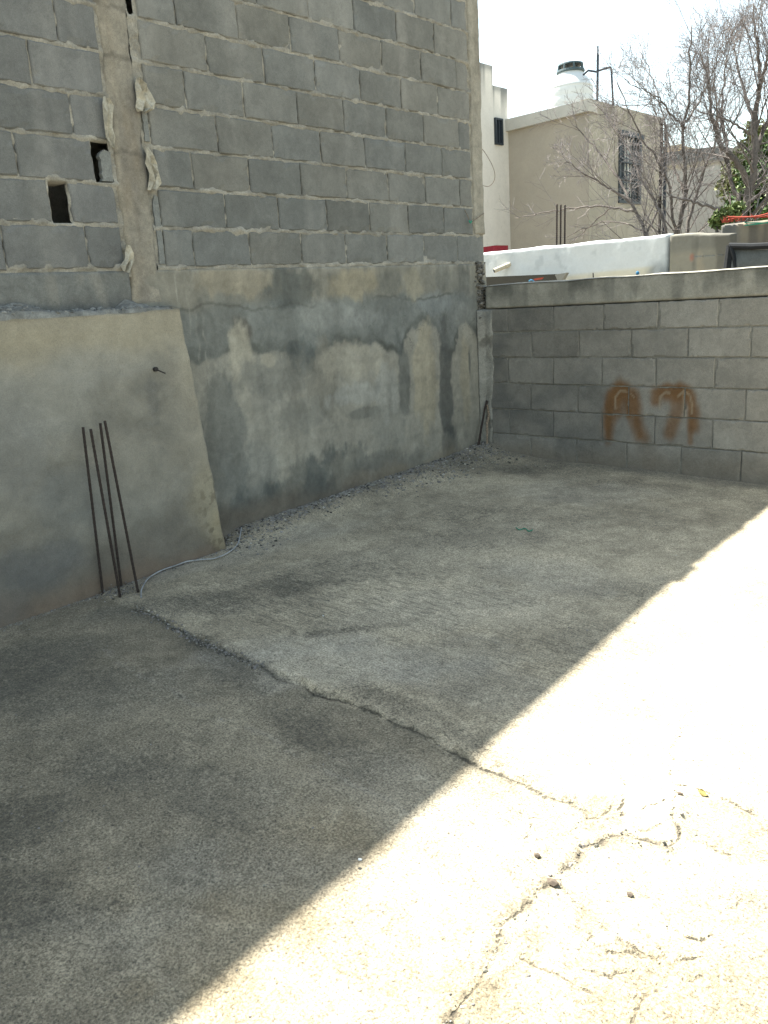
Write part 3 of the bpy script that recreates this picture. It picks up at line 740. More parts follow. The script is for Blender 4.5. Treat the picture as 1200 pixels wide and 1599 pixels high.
# ================================================================ PLASTERED FOOTING (ledge)
def fx(z): return .112 - .012 * (z / 1.28)
def led_edge(a, z):
    ye = 2.755 - .108 * (z / 1.28)
    k = sst(1.9, 2.76, a) ; a2 = a + (ye - 2.755) * k
    a2 = a2 + (a > 2.73) * (fbm(z*12, 0*z, 250, 4) - .5) * .014
    return a2, z + (z > 1.26) * (fbm(a*5, 0*a, 251, 4) - .5) * .02
def ledp(a, z):
    c = tone(a, z, 252, (.218, .212, .182), .09, 3)
    c = c * (1 + .35*(fbm(a*9, z*14, 254, 5)-.5) + .5*(fbm(a*2.2, z*3.5, 255, 6, .62)-.5))[:, None]
    n = fbm(a*4, z*4, 253, 5) - .5
    c = lerp3(c, .65*sst(1.0, 1.2, z + n*.25), (.295, .268, .20))
    c = lerp3(c, .5*sst(2.45, 2.7, a + n*.2), (.285, .262, .205))
    c = lerp3(c, .6*sst(1.255, 1.28, z + n*.03), (.17, .145, .10))
    c = lerp3(c, .6*sst(.30, .0, z + n*.3), (.135, .12, .10))
    c = lerp3(c, .55*sst(.02, -.10, z + n*.14), (.165, .115, .08))
    def bl(px, py, ry, rz, colr, s, k):
        nonlocal c
        q = onx(px, py, .11); d = np.sqrt(((a-q[1])/ry)**2 + ((z-q[2])/rz)**2) + (fbm(a*6, z*6, 270+k, 4)-.5)*.8
        c = lerp3(c, s*(1-sst(.5, 1.4, d)), colr)
    for k, q in enumerate([(240, 620, .035, .12, (.13, .13, .12), .6), (235, 605, .10, .03, (.15, .15, .135), .5), (235, 663, .08, .02, (.14, .14, .125), .5), (60, 640, .3, .2, (.25, .25, .225), .6), (160, 570, .3, .1, (.26, .26, .235), .5),
         (20, 700, .2, .25, (.15, .155, .15), .5), (70, 880, .25, .12, (.11, .115, .115), .7), (190, 800, .3, .12, (.23, .23, .205), .4), (330, 780, .14, .2, (.30, .275, .20), .6), (345, 830, .07, .12, (.30, .265, .18), .7),
         (120, 780, .2, .15, (.16, .17, .165), .5), (300, 560, .07, .2, (.30, .28, .22), .4), (250, 820, .2, .06, (.15, .145, .125), .5), (25, 530, .25, .06, (.29, .265, .20), .5), (10, 950, .15, .08, (.13, .13, .125), .5)]):
        bl(*q, k)
    c = c * np.array([1.02, 1.0, .97])[None]
    rough = sst(.16, .02, np.hypot((a-2.72)*.8, (z-.10)*.35) + n*.1)
    c = lerp3(c, .7*rough*sst(.5, .62, fbm(a*30, z*30, 290, 3)), (.12, .10, .07))
    return c
LD = empty('plastered_footing', (.05, 1.2, -.14), 'low thick plastered slab against the left wall, rubble along its top', 'footing')
def led_depth(a, z):
    return fx(z) + .004*sst(.3, .0, z)*(fbm(a*25, z*25, 260, 3)-.5)*2*sst(2.5, 2.7, a)
sheet('plaster_face', 'x', -.6, 2.755, -.22, 1.282, .009, led_depth, ledp, M['footing'], LD, dn=.005, edge=led_edge, back=.085)
# lumpy mortar left on top of the footing
na, nd = 330, 16
A, D = np.meshgrid(np.linspace(-.4, 2.63, na), np.linspace(0, 1, nd), indexing='ij'); a = A.ravel(); d = D.ravel()
hgt = .012 + .055*sst(.25, .75, fbm(a*6, 0*a, 310, 4)) * (1-.75*d) + .022*(fbm(a*28, d*5, 311, 4)-.4)
hgt = hgt * sst(2.66, 2.45, a) + .003
hgt += .03*np.exp(-((a-2.42)/.10)**2)*(1-d)
z = 1.268 + hgt
z = np.where(d > .99, 1.266, z)
col = np.array([.175, .175, .16])[None]*(1 + (fbm(a*20, d*6, 312, 3)[:, None]-.5)*.9)
mesh('mortar_ridge', np.stack([.004 + d*.094, a, z], 1), gridF(na, nd, flip=True), M['rubble'], LD, col=col, smooth=True)
rb = MB(); pts = []
for _ in range(1100):
    y = random.uniform(.7, 2.60); d_ = random.random(); x = .01 + d_*.08
    k = fbm(np.array([y*6]), np.array([0.]), 310, 4)[0]
    pts.append((x, y, 1.272 + (.055*max(0, min(1, (k-.25)*2))*(1-.75*d_) + .012 if y < 2.5 else .01)))
stones(rb, pts, .003, .017, lambda: (lambda v: (v, v, v*.93))(random.uniform(.12, .24)))
prop(rb.build('rubble', M['rubble']), 'grey mortar rubble lying on top of the low plastered slab', 'rubble', kind='stuff')
# bolt stub in the footing
q = onx(243, 577, .112); b = MB()
b.tube([q + np.array([-.02, 0, 0]), q + np.array([.012, .0, .002])], .012, 8)
b.tube([q + np.array([.01, 0, 0]), q + np.array([.05, .025, -.022])], .0035, 6)
prop(b.build('nail', M['darkrod']), 'short bent nail sticking out of the low plastered slab', 'nail')

# ---------------------------------------------------------------- steel rods
def rebar(pb, pt, r, label, group, m='rebar', bend=.0, name='rebar', d=None):
    pb, pt = np.array(pb, float), np.array(pt, float); L = np.linalg.norm(pt-pb); n = max(8, int(L/.012)) if r > .004 else 10
    P_ = []; rr = []
    for i in range(n+1):
        t = i/n; P_.append(pb + (pt-pb)*t + np.array([bend*math.sin(t*3.1), bend*.5*math.sin(t*5), 0])); rr.append(r * (1.0 if i % 2 else 1.16))
    b_ = MB(); b_.tube(P_, rr, 7)
    return prop(b_.build(name, M[m], smooth=True), label, 'rebar', group)
rods = [((160, 917), (130, 667), .128, 1.0), ((188, 932), (142, 670), .20, 1.0), ((189, 908), (157, 661), .128, 1.0), ((216, 924), (164, 657), .20, 1.0)]
names = ['first from the left', 'second from the left', 'third from the left', 'rightmost']
for k, ((bx, by_), (tx, ty), xx, _) in enumerate(rods):
    pb = onf(bx, by_); x0 = max(pb[0], .13); pb = onx(bx, by_, x0); pt = onx(tx, ty, x0 + (-.01 if k % 2 else .0) + .02)
    pb = pb + (pb-pt)/np.linalg.norm(pt-pb)*.04
    rebar(pb, pt, .0064, 'rusty rod before the plastered slab, %s of the four' % names[k], 'four rusty rods by the plastered slab')
# three pieces standing in the corner of the yard
pb = onx(768, 702, .035); pt = onx(767, 609, .035); rebar(pb - np.array([0, 0, .05]), pt, .0055, 'straight dark steel rod standing in the corner where both walls meet', 'rods in the yard corner', 'darkrod')
b = MB(); P_ = [onx(747, 697, .05), onx(752, 668, .05), onx(757, 640, .055), onx(761, 626, .06)]
b.tube([P_[0] - np.array([0, 0, .04])] + P_, [.010, .010, .009, .008, .011], 7); prop(b.build('rebar', M['rebar']), 'thick rusty rod leaning left in the yard corner', 'rebar', 'rods in the yard corner')
b = MB(); P_ = [onx(760, 712, .09), onx(761, 690, .08), onx(761, 660, .075), onx(764, 648, .07), onx(761, 632, .07)]
b.tube([P_[0] - np.array([0, 0, .03])] + P_, [.006, .007, .008, .010, .009, .005], 7); prop(b.build('rebar', M['crust']), 'crooked mortar-crusted rod between the two others in the corner', 'rebar', 'rods in the yard corner')

# ---------------------------------------------------------------- cable on the floor
def smoothpath(P_, n=8):
    P_ = [np.array(p, float) for p in P_]; out = []
    for i in range(len(P_)-1):
        p0 = P_[max(i-1, 0)]; p1 = P_[i]; p2 = P_[i+1]; p3 = P_[min(i+2, len(P_)-1)]
        for k in range(n):
            t = k/n; out.append(.5*((2*p1) + (-p0+p2)*t + (2*p0-5*p1+4*p2-p3)*t*t + (-p0+3*p1-3*p2+p3)*t**3))
    out.append(P_[-1]); return out
cpx = [(221, 935), (222, 922), (232, 905), (250, 892), (270, 882), (290, 877), (318, 875), (336, 873), (357, 864), (372, 852), (379, 840)]
cp_ = []
for q in cpx:
    p = onf(*q); p[0] = max(p[0], .125 if p[1] < 2.8 else .02); p[2] = floor_z(p[0], p[1]) + .010; cp_.append(p)
b = MB(); b.tube(smoothpath(cp_), .0040, 8)
CB = prop(b.build('cable', M['cable'], smooth=True), 'thin pale grey cable lying on the slab at the foot of the plastered footing', 'cable')

# ---------------------------------------------------------------- cement paper stuck in the joints
def paper(pxs, label, seed):
    st = np.random.default_rng(seed); n = len(pxs); rows = []
    for i, (px, py, w) in enumerate(pxs):
        c = onx(px, py, .03)
        for j in range(5):
            t = j/4 - .5
            rows.append([.02 + .028*st.random() + .012*(j % 2), c[1] + t*w*.0036 + (st.random()-.5)*.006, c[2] + (st.random()-.5)*.012])
    V = np.array(rows)
    Vb = V.copy(); Vb[:, 0] -= .0025
    Fq = gridF(n, 5).tolist(); N = len(V)
    Fall = Fq + [[a_+N for a_ in f[::-1]] for f in Fq]
    rim = [i*5 for i in range(n)] + [(n-1)*5 + j for j in range(1, 5)] + [i*5+4 for i in range(n-2, -1, -1)] + [j for j in range(3, 0, -1)]
    Fall += [[rim[i], rim[(i+1) % len(rim)], rim[(i+1) % len(rim)]+N, rim[i]+N] for i in range(len(rim))]
    o = mesh('paper_scrap', np.vstack([V, Vb]), [tuple(f) for f in Fall], M['paper'])
    return prop(o, label, 'paper scrap', 'torn cement-bag paper in the wall joints')
paper([(216, 121, 8), (220, 132, 18), (224, 145, 24), (227, 158, 28), (226, 170, 26), (222, 176, 12)], 'crumpled pale paper scrap at the right edge of the tie column, uppermost of the four', 1)
paper([(166, 152, 6), (168, 163, 18), (168, 180, 12), (169, 198, 10), (173, 215, 11), (175, 229, 5)], 'long thin pale paper scrap at the left edge of the tie column', 2)
paper([(229, 230, 6), (233, 243, 13), (236, 256, 17), (240, 270, 18), (242, 284, 18), (237, 296, 12)], 'folded pale paper scrap right of the tie column, below the crumpled one', 3)
paper([(199, 384, 6), (201, 395, 12), (203, 406, 17), (198, 416, 16), (196, 425, 9)], 'small dirty paper scrap at the lower left foot of the tie column', 4)

# ---------------------------------------------------------------- wires at the wall end
b = MB(); b.tube(smoothpath([onx(726, 328, .015), onx(731, 338, .03), onx(735, 347, .03), onx(742, 343, .035), onx(756, 333, .02)]), .003, 6)
prop(b.build('wire', M['wire']), 'short rusty wire poking out of the corner column of the tall wall', 'wire')
b = MB(); b.tube(smoothpath([onx(733, 344, .035), onx(735, 348, .045), onx(737, 345, .035)]), .005, 6)
prop(b.build('twine', M['green']), 'tiny knot of green twine on the wire at the corner column', 'twine')
b = MB(); b.tube(smoothpath([ony(750, 231, 5.6), ony(756, 236, 5.62), ony(768, 256, 5.66), ony(773, 272, 5.68), ony(771, 284, 5.68), ony(763, 291, 5.66), ony(752, 289, 5.6)]), .0025, 6)
prop(b.build('wire', M['wire']), 'looped thin wire hanging beyond the end of the tall wall', 'wire')

# ================================================================ BOUNDARY WALL (plane y = 5.5)
BW = empty('boundary_wall', (4, 5.5, -.05), 'low grey block wall with rust marks across the back of the yard', 'wall')
def rpx(L): return [tuple(ony(740 + a/2.609, 400 + b_/2.609)[[0, 2]]) for a, b_ in L]
rust = [(rpx([(545, 735), (555, 650), (562, 580), (590, 540), (620, 540), (648, 580), (665, 670), (678, 735)]), .058, .92),
        (rpx([(602, 570), (602, 620)]), .05, .6), (rpx([(625, 540), (632, 650)]), .022, .8), (rpx([(560, 560), (545, 700)]), .03, .7),
        (rpx([(745, 590), (745, 560), (790, 545), (860, 545), (885, 570), (900, 640), (898, 690)]), .050, .85),
        (rpx([(850, 560), (835, 630), (800, 720)]), .055, .75), (rpx([(885, 600), (880, 760)]), .022, .7), (rpx([(760, 545), (830, 560), (870, 560)]), .04, .6)]
rust += [(rpx([(580, 562), (640, 562)]), .055, .75), (rpx([(775, 565), (870, 575)]), .05, .6)]
lite = [(rpx([(578, 620), (575, 575), (598, 548), (625, 552)]), .010), (rpx([(640, 560), (655, 575)]), .010), (rpx([(758, 620), (762, 570), (785, 553), (798, 558)]), .012),
        (rpx([(835, 570), (855, 550), (880, 565), (888, 600), (888, 640)]), .011), (rpx([(856, 560), (858, 655)]), .010)]
def bpaint(x, z, col):
    n = fbm(x*4, z*4, 401, 5) - .5
    c = col * (1 + .35*(fbm(x*1.2, z*1.5, 402, 4)[:, None]-.5))
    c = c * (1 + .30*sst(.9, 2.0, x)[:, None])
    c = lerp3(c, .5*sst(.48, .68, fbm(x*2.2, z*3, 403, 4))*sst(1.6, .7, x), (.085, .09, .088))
    c = lerp3(c, .5*sst(.16, .0, z - fz(0, 5.5) + n*.15), (.17, .14, .10))
    nn = (fbm(x*14, z*6, 404, 4) - .5)
    for L, w, s in rust:
        d = segd(x, z, L); c = lerp3(c, s*sst(w*1.5, w*.2, d + nn*w*1.3), (.150, .080, .034))
    d = segd(x, z, rpx([(700, 760), (720, 850)])); c = lerp3(c, .25*sst(.1, .02, d), (.13, .10, .07))
    for L, w in lite:
        d = segd(x, z, L); c = lerp3(c, .45*sst(w, w*.3, d + nn*w*.8), (.34, .30, .22))
    return c
RJ = [.450, .255, .461, .255, .475, .262]   # first joint of each course, bottom to top
RZ = [-.055, .150, .352, .556, .758, .952, 1.132]
mb = MB()
for k in range(6):
    z0, z1 = RZ[k], RZ[k+1]
    xs_ = [.085]; x = RJ[k]
    while x < 8.8:
        if x - xs_[-1] > .05: xs_.append(x)
        x += .4045
    if k == 0: z0 = -.26
    for i, (a, b_) in enumerate(zip(xs_[:-1], xs_[1:])):
        near = b_ < 2.9
        v = .176 + random.uniform(-.018, .022)
        block(mb, 'y', a + .0035, b_ - .0035, z0 + .0035, z1 - .0035, -5.5 + random.uniform(-.002, .002), (v*1.08, v*1.04, v*.92), 34 if near else 8, 18 if near else 5, wob=.002, inset=.0045, paint=bpaint)
o = mb.build('blocks', M['block2'], BW)
def bm(a, z):
    return tone(a, z, 410, (.19, .185, .16), .12, 10) * (1 - .25*(vn(a*3, z*3, 4)[:, None] > .6))
sheet('mortar', 'y', .0, 8.8, -.26, 1.13, .012, -5.508, bm, M['mortar'], BW, dn=.0035)
b = MB(); b.box((0.0, 5.56, -.5), (8.8, 5.645, 1.30), (.2, .19, .17)); b.build('wall_core', M['mortar'], BW)
def capp(a, z):
    c = tone(a, z, 420, (.27, .262, .225), .10, 3); n = fbm(a*6, z*6, 421, 4) - .5
    st = sst(.48, .64, fbm(a*4.5, z*.9, 422, 5)); c = lerp3(c, .75*st*sst(1.16, 1.30, z+n*.1), (.075, .078, .07))
    c = lerp3(c, .5*sst(.5, .7, fbm(a*10, z*1.5, 423, 4)), (.12, .12, .105))
    c = lerp3(c, .5*sst(1.302, 1.312, z), (.33, .31, .26))
    return c
# cap beam: front sheet and body, top slightly rough
sheet('cap_beam', 'y', .045, 8.8, 1.129, 1.316, .010, -5.5012, capp, M['cap'], BW, dn=.004, back=.07,
      edge=lambda a, z: (a, z + (z > 1.30)*(fbm(a*4, 0*a, 430, 4)-.5)*.012))
na, nd = 400, 8
A, D = np.meshgrid(np.linspace(.045, 8.8, na), np.linspace(0, 1, nd), indexing='ij'); a = A.ravel(); d = D.ravel()
zt = 1.3115 + (fbm(a*4, 0*a, 430, 4)-.5)*.012 + (fbm(a*12, d*3, 431, 3)-.5)*.004 - .004*(d < .01)
mesh('cap_top', np.stack([a, 5.4935 + d*.16, zt], 1), gridF(na, nd), M['cap'], BW, col=tone(a, d, 432, (.30, .29, .25), .1, 5), smooth=True)
b = MB(); b.box((.05, 5.565, 1.30), (8.8, 5.652, 1.303), (.2, .2, .18))
b.box((.045, 5.6525, 1.13), (8.8, 5.6545, 1.31), (.2, .2, .18)); b.build('cap_back', M['cap'], BW)
# mortar strip filling the inner corner
def strip(a, z):
    c = tone(a, z, 440, (.25, .245, .215), .1, 6)
    c = lerp3(c, .7*sst(.62, .7, fbm(a*14, z*9, 441, 3)), (.11, .105, .09)); c = lerp3(c, .6*sst(.2, 0, z), (.13, .12, .10))
    return lerp3(c, .7*sst(.95, 1.1, z+(fbm(a*9, z*9, 442, 3)-.5)*.2), (.17, .175, .165))
sheet('corner_fillet', 'y', -.0, .12, -.10, 1.135, .008, lambda a, z: -5.5 + .012 + .05*sst(.06, 0, a), strip, M['mortar'], BW, dn=.006,
      edge=lambda a, z: (np.where(a > .055, a - .03*sst(.7, .2, z) + (fbm(z*10, 0*z, 443, 4)-.5)*.03, a), z))
# broken rough mortar lump where the cap meets the tall wall
rb = MB(); pts = []
for _ in range(420):
    z = random.uniform(1.02, 1.49); pts.append((.004 + abs(random.gauss(0, .010)), 5.52 + random.gauss(0, .022) - .02, z))
stones(rb, pts, .004, .022, lambda: (lambda v: (v, v*.95, v*.85))(random.uniform(.08, .20)))
rb.build('broken_mortar', M['rubble'], TW)
# corner post section below first course
def cpst(a, z):
    c = tone(a, z, 450, (.23, .215, .175), .1, 6); c = lerp3(c, .7*sst(.5, .62, fbm(a*12, z*5, 451, 4))*sst(1.0, 1.2, z), (.09, .085, .075))
    return lerp3(c, .6*sst(.2, 0, z), (.12, .11, .09))
sheet('corner_post', 'x', 5.50, 5.60, -.15, 1.49, .008, .010, cpst, M['column'], TW, dn=.010)

# ================================================================ loose stones in the sun
def stone(px, py, r, label, m='darkstone', fl=.7):
    p = onf(px, py); v, f = ico()
    q = v*np.array([r*1.25, r, r*fl])*(1+(rng.random((12, 1))-.5)*.4); b_ = MB(); b_.add(q + np.array([p[0], p[1], floor_z(p[0], p[1]) + r*fl*.6]), f)
    o_ = b_.build('stone', M[m]); 
    return prop(o_, label, 'stone', 'loose stones on the sunlit slab')
stone(839, 1334, .009, 'small dark stone on the sunlit slab left of the branching crack')
stone(984, 1396, .0078, 'small dark stone on the sunlit slab right of the branching crack')
stone(864, 1377, .013, 'lumpy brown mortar stone sitting where the cracks branch')
stone(1062, 1243, .007, 'small brown stone at the edge of the crumbled patch in the sun')
stone(562, 1337, .005, 'tiny white pebble on the shaded slab nearest the shadow edge', 'tank')
stone(505, 962, .004, 'tiny white pebble on the far shaded slab beyond the joint', 'tank')
# thin dead leaf
p = onf(1098, 1243); b = MB(); L_ = []
for i in range(7):
    t = i/6; L_.append((p[0] + (t-.5)*.032, p[1] + .008*math.sin(t*3.14), floor_z(p[0], p[1]) + .006 + .006*math.sin(t*6)))
for i in range(5, 0, -1):
    t = i/6; L_.append((p[0] + (t-.5)*.032, p[1] - .007*math.sin(t*3.14), floor_z(p[0], p[1]) + .004 + .005*math.cos(t*5)))
b.prism(L_, (0, 0, .001), (.26, .21, .07)); prop(b.build('dead_leaf', M['leaf']), 'yellow dead leaf in the crumbled patch of the sunlit slab', 'leaf')
# sea-green twine scrap on the shaded slab
b = MB(); P_ = [onf(*q) for q in [(806, 826), (812, 829), (820, 827), (826, 831), (832, 829)]]
b.tube(smoothpath([np.array([p[0], p[1], floor_z(p[0], p[1]) + .006]) for p in P_]), .003, 5)
prop(b.build('twine', M['green']), 'scrap of green twine lying on the shaded slab', 'twine')

# ================================================================ BEYOND THE WALL
# ---- white painted wall
YW = 9.0
WWp = [ony(740, 394, YW), ony(1044, 365, YW)]
WW = empty('white_wall', (-1.2, YW, -.6), 'white painted wall behind the boundary wall with yellowed foot and a pipe stub', 'wall')
def whp(a, z):
    c = tone(a, z, 500, (.50, .53, .535), .025, 1.5)
    c = lerp3(c, .35*sst(.55, .75, fbm(a*5, z*.8, 501, 4))*sst(1.5, 1.75, z), (.24, .26, .27))
    low = sst(.03, -.01, z - (1.40 + (a+.9)*.03)) * sst(-1.9, -1.6, a)*sst(-.1, -.25, a)
    c = lerp3(c, .8*low, (.50, .47, .36))
    c = lerp3(c, .7*sst(.16, .03, np.hypot((a+.12)*.8, z-1.36)+(fbm(a*9, z*9, 503, 4)-.5)*.1), (.12, .14, .15))
    return lerp3(c, .5*sst(.65, .72, fbm(a*8, z*8, 502, 3)), (.36, .39, .40))
sheet('painted_face', 'y', WWp[0][0]-.6, WWp[1][0], -.6, 1.765, .02, -YW, whp, M['white'], WW, dn=.006,
      edge=lambda a, z: (a, z + (z > 1.74)*((fbm(a*3, 0*a, 510, 4)-.5)*.03)), back=.14)
b = MB(); b.box((WWp[0][0]-.6, YW+.141, -.6), (WWp[1][0]-.004, YW+.15, 1.73), (.4, .42, .42)); b.build('wall_back', M['white'], WW)
p0, p1 = ony(772, 423, YW-.16), ony(798, 412, YW+.02)
b = MB(); b.tube([p0, p1], .028, 12); dp = b.build('drain_pipe', M['pvc'], WW, smooth=False)
b = MB(); dd = (p0-p1)/np.linalg.norm(p0-p1); b.tube([p0+dd*.001, p0+dd*.003], .021, 12); b.build('pipe_mouth', M['black'], dp)
# dark strip standing in for the shaded gap below, with cloth scraps
b = MB(); q0, q1 = ony(750, 433, 8.6), ony(866, 428, 8.6); b.prism([q0, q1, q1 + np.array([.05, 0, -.09]), q1+np.array([0, 0, -.3]), q0 + np.array([0, 0, -.3])], (0, .05, 0), (.05, .048, .04))
prop(b.build('gap_shade_strip', M['beige']), 'dark strip added as the shaded gap along the foot of the white wall', 'shade strip')
b = MB(); q = ony(874, 431, 8.5)
b.prism([q + np.array(v) for v in [(-.06, 0, .02), (.09, 0, .03), (.04, 0, -.04), (0, 0, -.10)]], (0, .06, 0), (.20, .20, .18)); prop(b.build('mortar_lump', M['beige']), 'triangular grey mortar lump at the end of the dark strip', 'lump')
b = MB(); q = ony(840, 438, 8.4); b.prism([q + np.array(v) for v in [(-.10, 0, 0), (.05, 0, .01), (.07, 0, .03), (-.03, 0, .025)]], (0, .02, 0)); prop(b.build('cloth_scrap', M['red']), 'faded red cloth scrap on the dark strip by the white wall', 'cloth')
b = MB(); q = ony(830, 439, 8.38); b.tube(smoothpath([q + np.array(v) for v in [(-.03, 0, 0), (-.01, 0, .012), (.01, 0, .01), (.03, .02, -.01)]]), .008, 7); prop(b.build('plastic_scrap', M['blue']), 'small blue plastic scrap beside the red cloth by the white wall', 'scrap')
b = MB(); q = ony(996, 425, 6.0); b.lathe(q - np.array([0, 0, .04]), [(.004, .02), (.010, .022), (.013, .03), (.012, .04), (.006, .046), (.003, .05)], 14)
prop(b.build('bottle_cap', M['blue']), 'small blue cap-like knob showing above the boundary wall', 'knob')
rebar(ony(927, 441, 5.6), ony(926.5, 426, 5.6), .004, 'short steel stub on top of the boundary wall', None, 'darkrod')
# maroon ledge
b = MB(); q0, q1 = ony(753, 386, 9.6), ony(774, 383, 9.6); b.prism([q0, q1, q1 - np.array([0, 0, .075]), q0 - np.array([0, 0, .075])], (0, .3, 0)); prop(b.build('tile_ledge', M['maroon']), 'dark red ledge at the left end of the white wall', 'ledge')
# ---- grey stained wall
GWl = ony(1044, 365, YW)[0]
def grp(a, z):
    c = tone(a, z, 520, (.215, .205, .165), .06, 2); n = fbm(a*3, z*3, 521, 4)-.5
    c = lerp3(c, .7*sst(1.52, 1.60, z+n*.06), (.14, .138, .12))
    c = lerp3(c, .8*sst(.42, .62, fbm(a*7, z*.8, 522, 5)), (.10, .096, .08))
    c = lerp3(c, .5*sst(.52, .68, fbm(a*9, z*1.2, 523, 4))*sst(1.6, 1.5, z), (.29, .25, .18))
    q = ony(1080, 402, YW); c = lerp3(c, .6*sst(.035, .010, np.hypot(a-q[0], (z-q[2])*.6)), (.30, .11, .07))
    return lerp3(c, .6*sst(1.735, 1.75, z), (.34, .32, .26))
GW = empty('grey_wall', (.3, YW, -.6), 'grey rain-stained wall joining the white wall on its right', 'wall')
sheet('rendered_face', 'y', GWl+.002, .66, -.6, 1.755, .015, -YW-.01, grp, M['beige'], GW, dn=.005, back=.13,
      edge=lambda a, z: (a, z - sst(.0, .7, a)*.045*(z > 1.5) + (z > 1.73)*((fbm(a*5, 0*a, 525, 4)-.5)*.03)))
b = MB(); b.box((GWl+.006, YW+.141, -.6), (.65, YW+.15, 1.68), (.2, .2, .18)); b.build('wall_back', M['beige'], GW)
YT = 9.5
tz = ony(1160, 346, YT)[2]; tl = ony(1124, 350, YT)[0]
def tlp(a, z):
    c = tone(a, z, 530, (.22, .19, .14), .07, 2); c = lerp3(c, .8*sst(.42, .62, fbm(a*7, z*.9, 531, 5)), (.10, .09, .075))
    c = lerp3(c, .7*sst(tl+.25, tl+.15, a), (.12, .122, .115)); return lerp3(c, .5*sst(tz-.22, tz-.3, z), (.17, .165, .14))
TG = empty('tall_grey_wall', (2, YT, -.6), 'taller brown-grey wall with red and green twine on top, right of the grey wall', 'wall')
sheet('rendered_face', 'y', tl, 3.2, -.6, tz, .02, -YT, tlp, M['beige'], TG, dn=.005, back=.15)
b = MB(); b.box((tl+.01, YT+.151, -.6), (3.19, YT+.16, tz-.02), (.2, .18, .14)); b.build('wall_back', M['beige'], TG)
b = MB()
for k in range(3):
    P_ = [np.array([tl + .1 + i*.16, YT-.02-.01*k, tz + .03 + .015*math.sin(i*1.7+k) + .01*k]) for i in range(16)]
    b.tube(smoothpath(P_, 3), .007, 5)
for _ in range(30):
    x = tl + .02 + abs(random.gauss(0, .14)); z_ = tz + .01
    b.tube([(x, YT, z_), (x + random.uniform(-.06, .06), YT - random.uniform(0, .05), z_ + random.uniform(.01, .07))], [.007, .002], 4)
prop(b.build('red_twine', M['red']), 'tangled red plastic twine along the top of the taller brown-grey wall', 'twine')
b = MB()
for k in range(2):
    P_ = [np.array([tl + .28 + i*.2, YT-.04, tz - .015 - .03*abs(math.sin(i*.9+k*1.3))]) for i in range(13)]
    b.tube(smoothpath(P_, 4), .006, 5)
prop(b.build('green_twine', M['green']), 'green twine sagging below the red twine on the taller wall', 'twine')
# ---- shade cloth
YS = 7.4
SC = empty('shade_cloth', (1.9, YS, -.6), 'dark grey shade net hung from a black edge just over the boundary wall', 'shade net')
q0, q1 = ony(1140, 384, YS), ony(1215, 381, YS)
na, nz = 60, 24
A, D = np.meshgrid(np.linspace(q0[0]+.03, q0[0]+2.2, na), np.linspace(0, 1, nz), indexing='ij'); a = A.ravel(); d = D.ravel()
zz = q0[2] - .02 - d*1.2 + (q1[2]-q0[2])/(q1[0]-q0[0])*(a-q0[0]) - .02*np.sin((a-q0[0])*5)
zz = np.minimum(zz, q0[2]+.05); yy = YS + .05*np.sin(a*9 + d*3) * d + .03*np.sin(d*17 + a*2)
V = np.stack([a, yy, zz], 1); Vb = V + np.array([0, .004, 0]); Fq = gridF(na, nz)
mesh('net', np.vstack([V, Vb]), np.vstack([Fq, Fq[:, ::-1] + len(V)]), M['net'], SC, smooth=True)
b = MB(); P_ = [np.array([q0[0] + 2.2*i/12, YS-.01, q0[2] + (q1[2]-q0[2])/(q1[0]-q0[0])*(2.2*i/12) - .012*math.sin(i*1.1)]) for i in range(13)]
b.tube(P_, .026, 8); b.tube([ony(1141, 383, YS), ony(1137, 420, YS), ony(1133, 470, YS)], [.035, .04, .04], 8); b.tube([ony(1141, 384, YS-.02), ony(1146, 400, YS-.02), ony(1149, 418, YS-.02), ony(1151, 460, YS-.02)], .018, 8)
b.build('black_edge', M['black'], SC)
# ---- rods behind the white wall
for k, (px, lab) in enumerate(((870, 'leftmost'), (876, 'middle'), (882.5, 'rightmost'))):
    rebar(ony(px-.5, 400, 9.4), ony(px, 319+k*.5, 9.4), .010, '%s of three rusty rods standing behind the white wall' % lab, 'three rods behind the white wall')

# ---- white building at the left
XW = -6.68
WB = empty('white_building', (XW-2, 15.5, -.6), 'narrow white building with dark-stained top and one small window beside the tall wall', 'building')
def wbp(top):
    def f(a, z):
        c = tone(a, z, 540, (.66, .63, .57), .02, 1)
        c = lerp3(c, .8*sst(.42, .6, fbm(a*9, z*.5, 541, 4))*sst(top-.75, top, z), (.10, .11, .11)); c = lerp3(c, .6*sst(top-.16, top-.05, z), (.16, .17, .17)); return c
    return f
def xwall(name, x, y0, y1, z0, z1, pf, parent, thick, holes=None, m='beige', step=.06):
    na, nz = int((y1-y0)/step)+2, int((z1-z0)/step)+2
    A, Zz = np.meshgrid(np.linspace(y0, y1, na), np.linspace(z0, z1, nz), indexing='ij'); a = A.ravel(); z = Zz.ravel()
    V = np.stack([x + 0*a, a, z], 1); Fq = gridF(na, nz); N = len(V)
    b_ = MB(); b_.add(V, Fq.tolist(), pf(a, z))
    cc = pf(np.array([y0]), np.array([(z0+z1)/2]))[0]
    b_.add([(x, y0, z0), (x, y0, z1), (x-thick, y0, z1), (x-thick, y0, z0), (x, y1, z0), (x, y1, z1), (x-thick, y1, z1), (x-thick, y1, z0)], [(0, 1, 2, 3), (7, 6, 5, 4), (1, 5, 6, 2), (3, 2, 6, 7)], cc)
    return b_.build(name, M[m], parent)
xwall('tower_wall', XW, 12.5, 15.44, -.6, 5.74, wbp(5.74), WB, 4)
xwall('lower_wall', XW-.02, 15.441, 16.0, -.6, 5.385, wbp(5.385), WB, 4)
b = MB(); y0, y1, z0, z1 = 15.48, 15.75, 4.255, 4.77
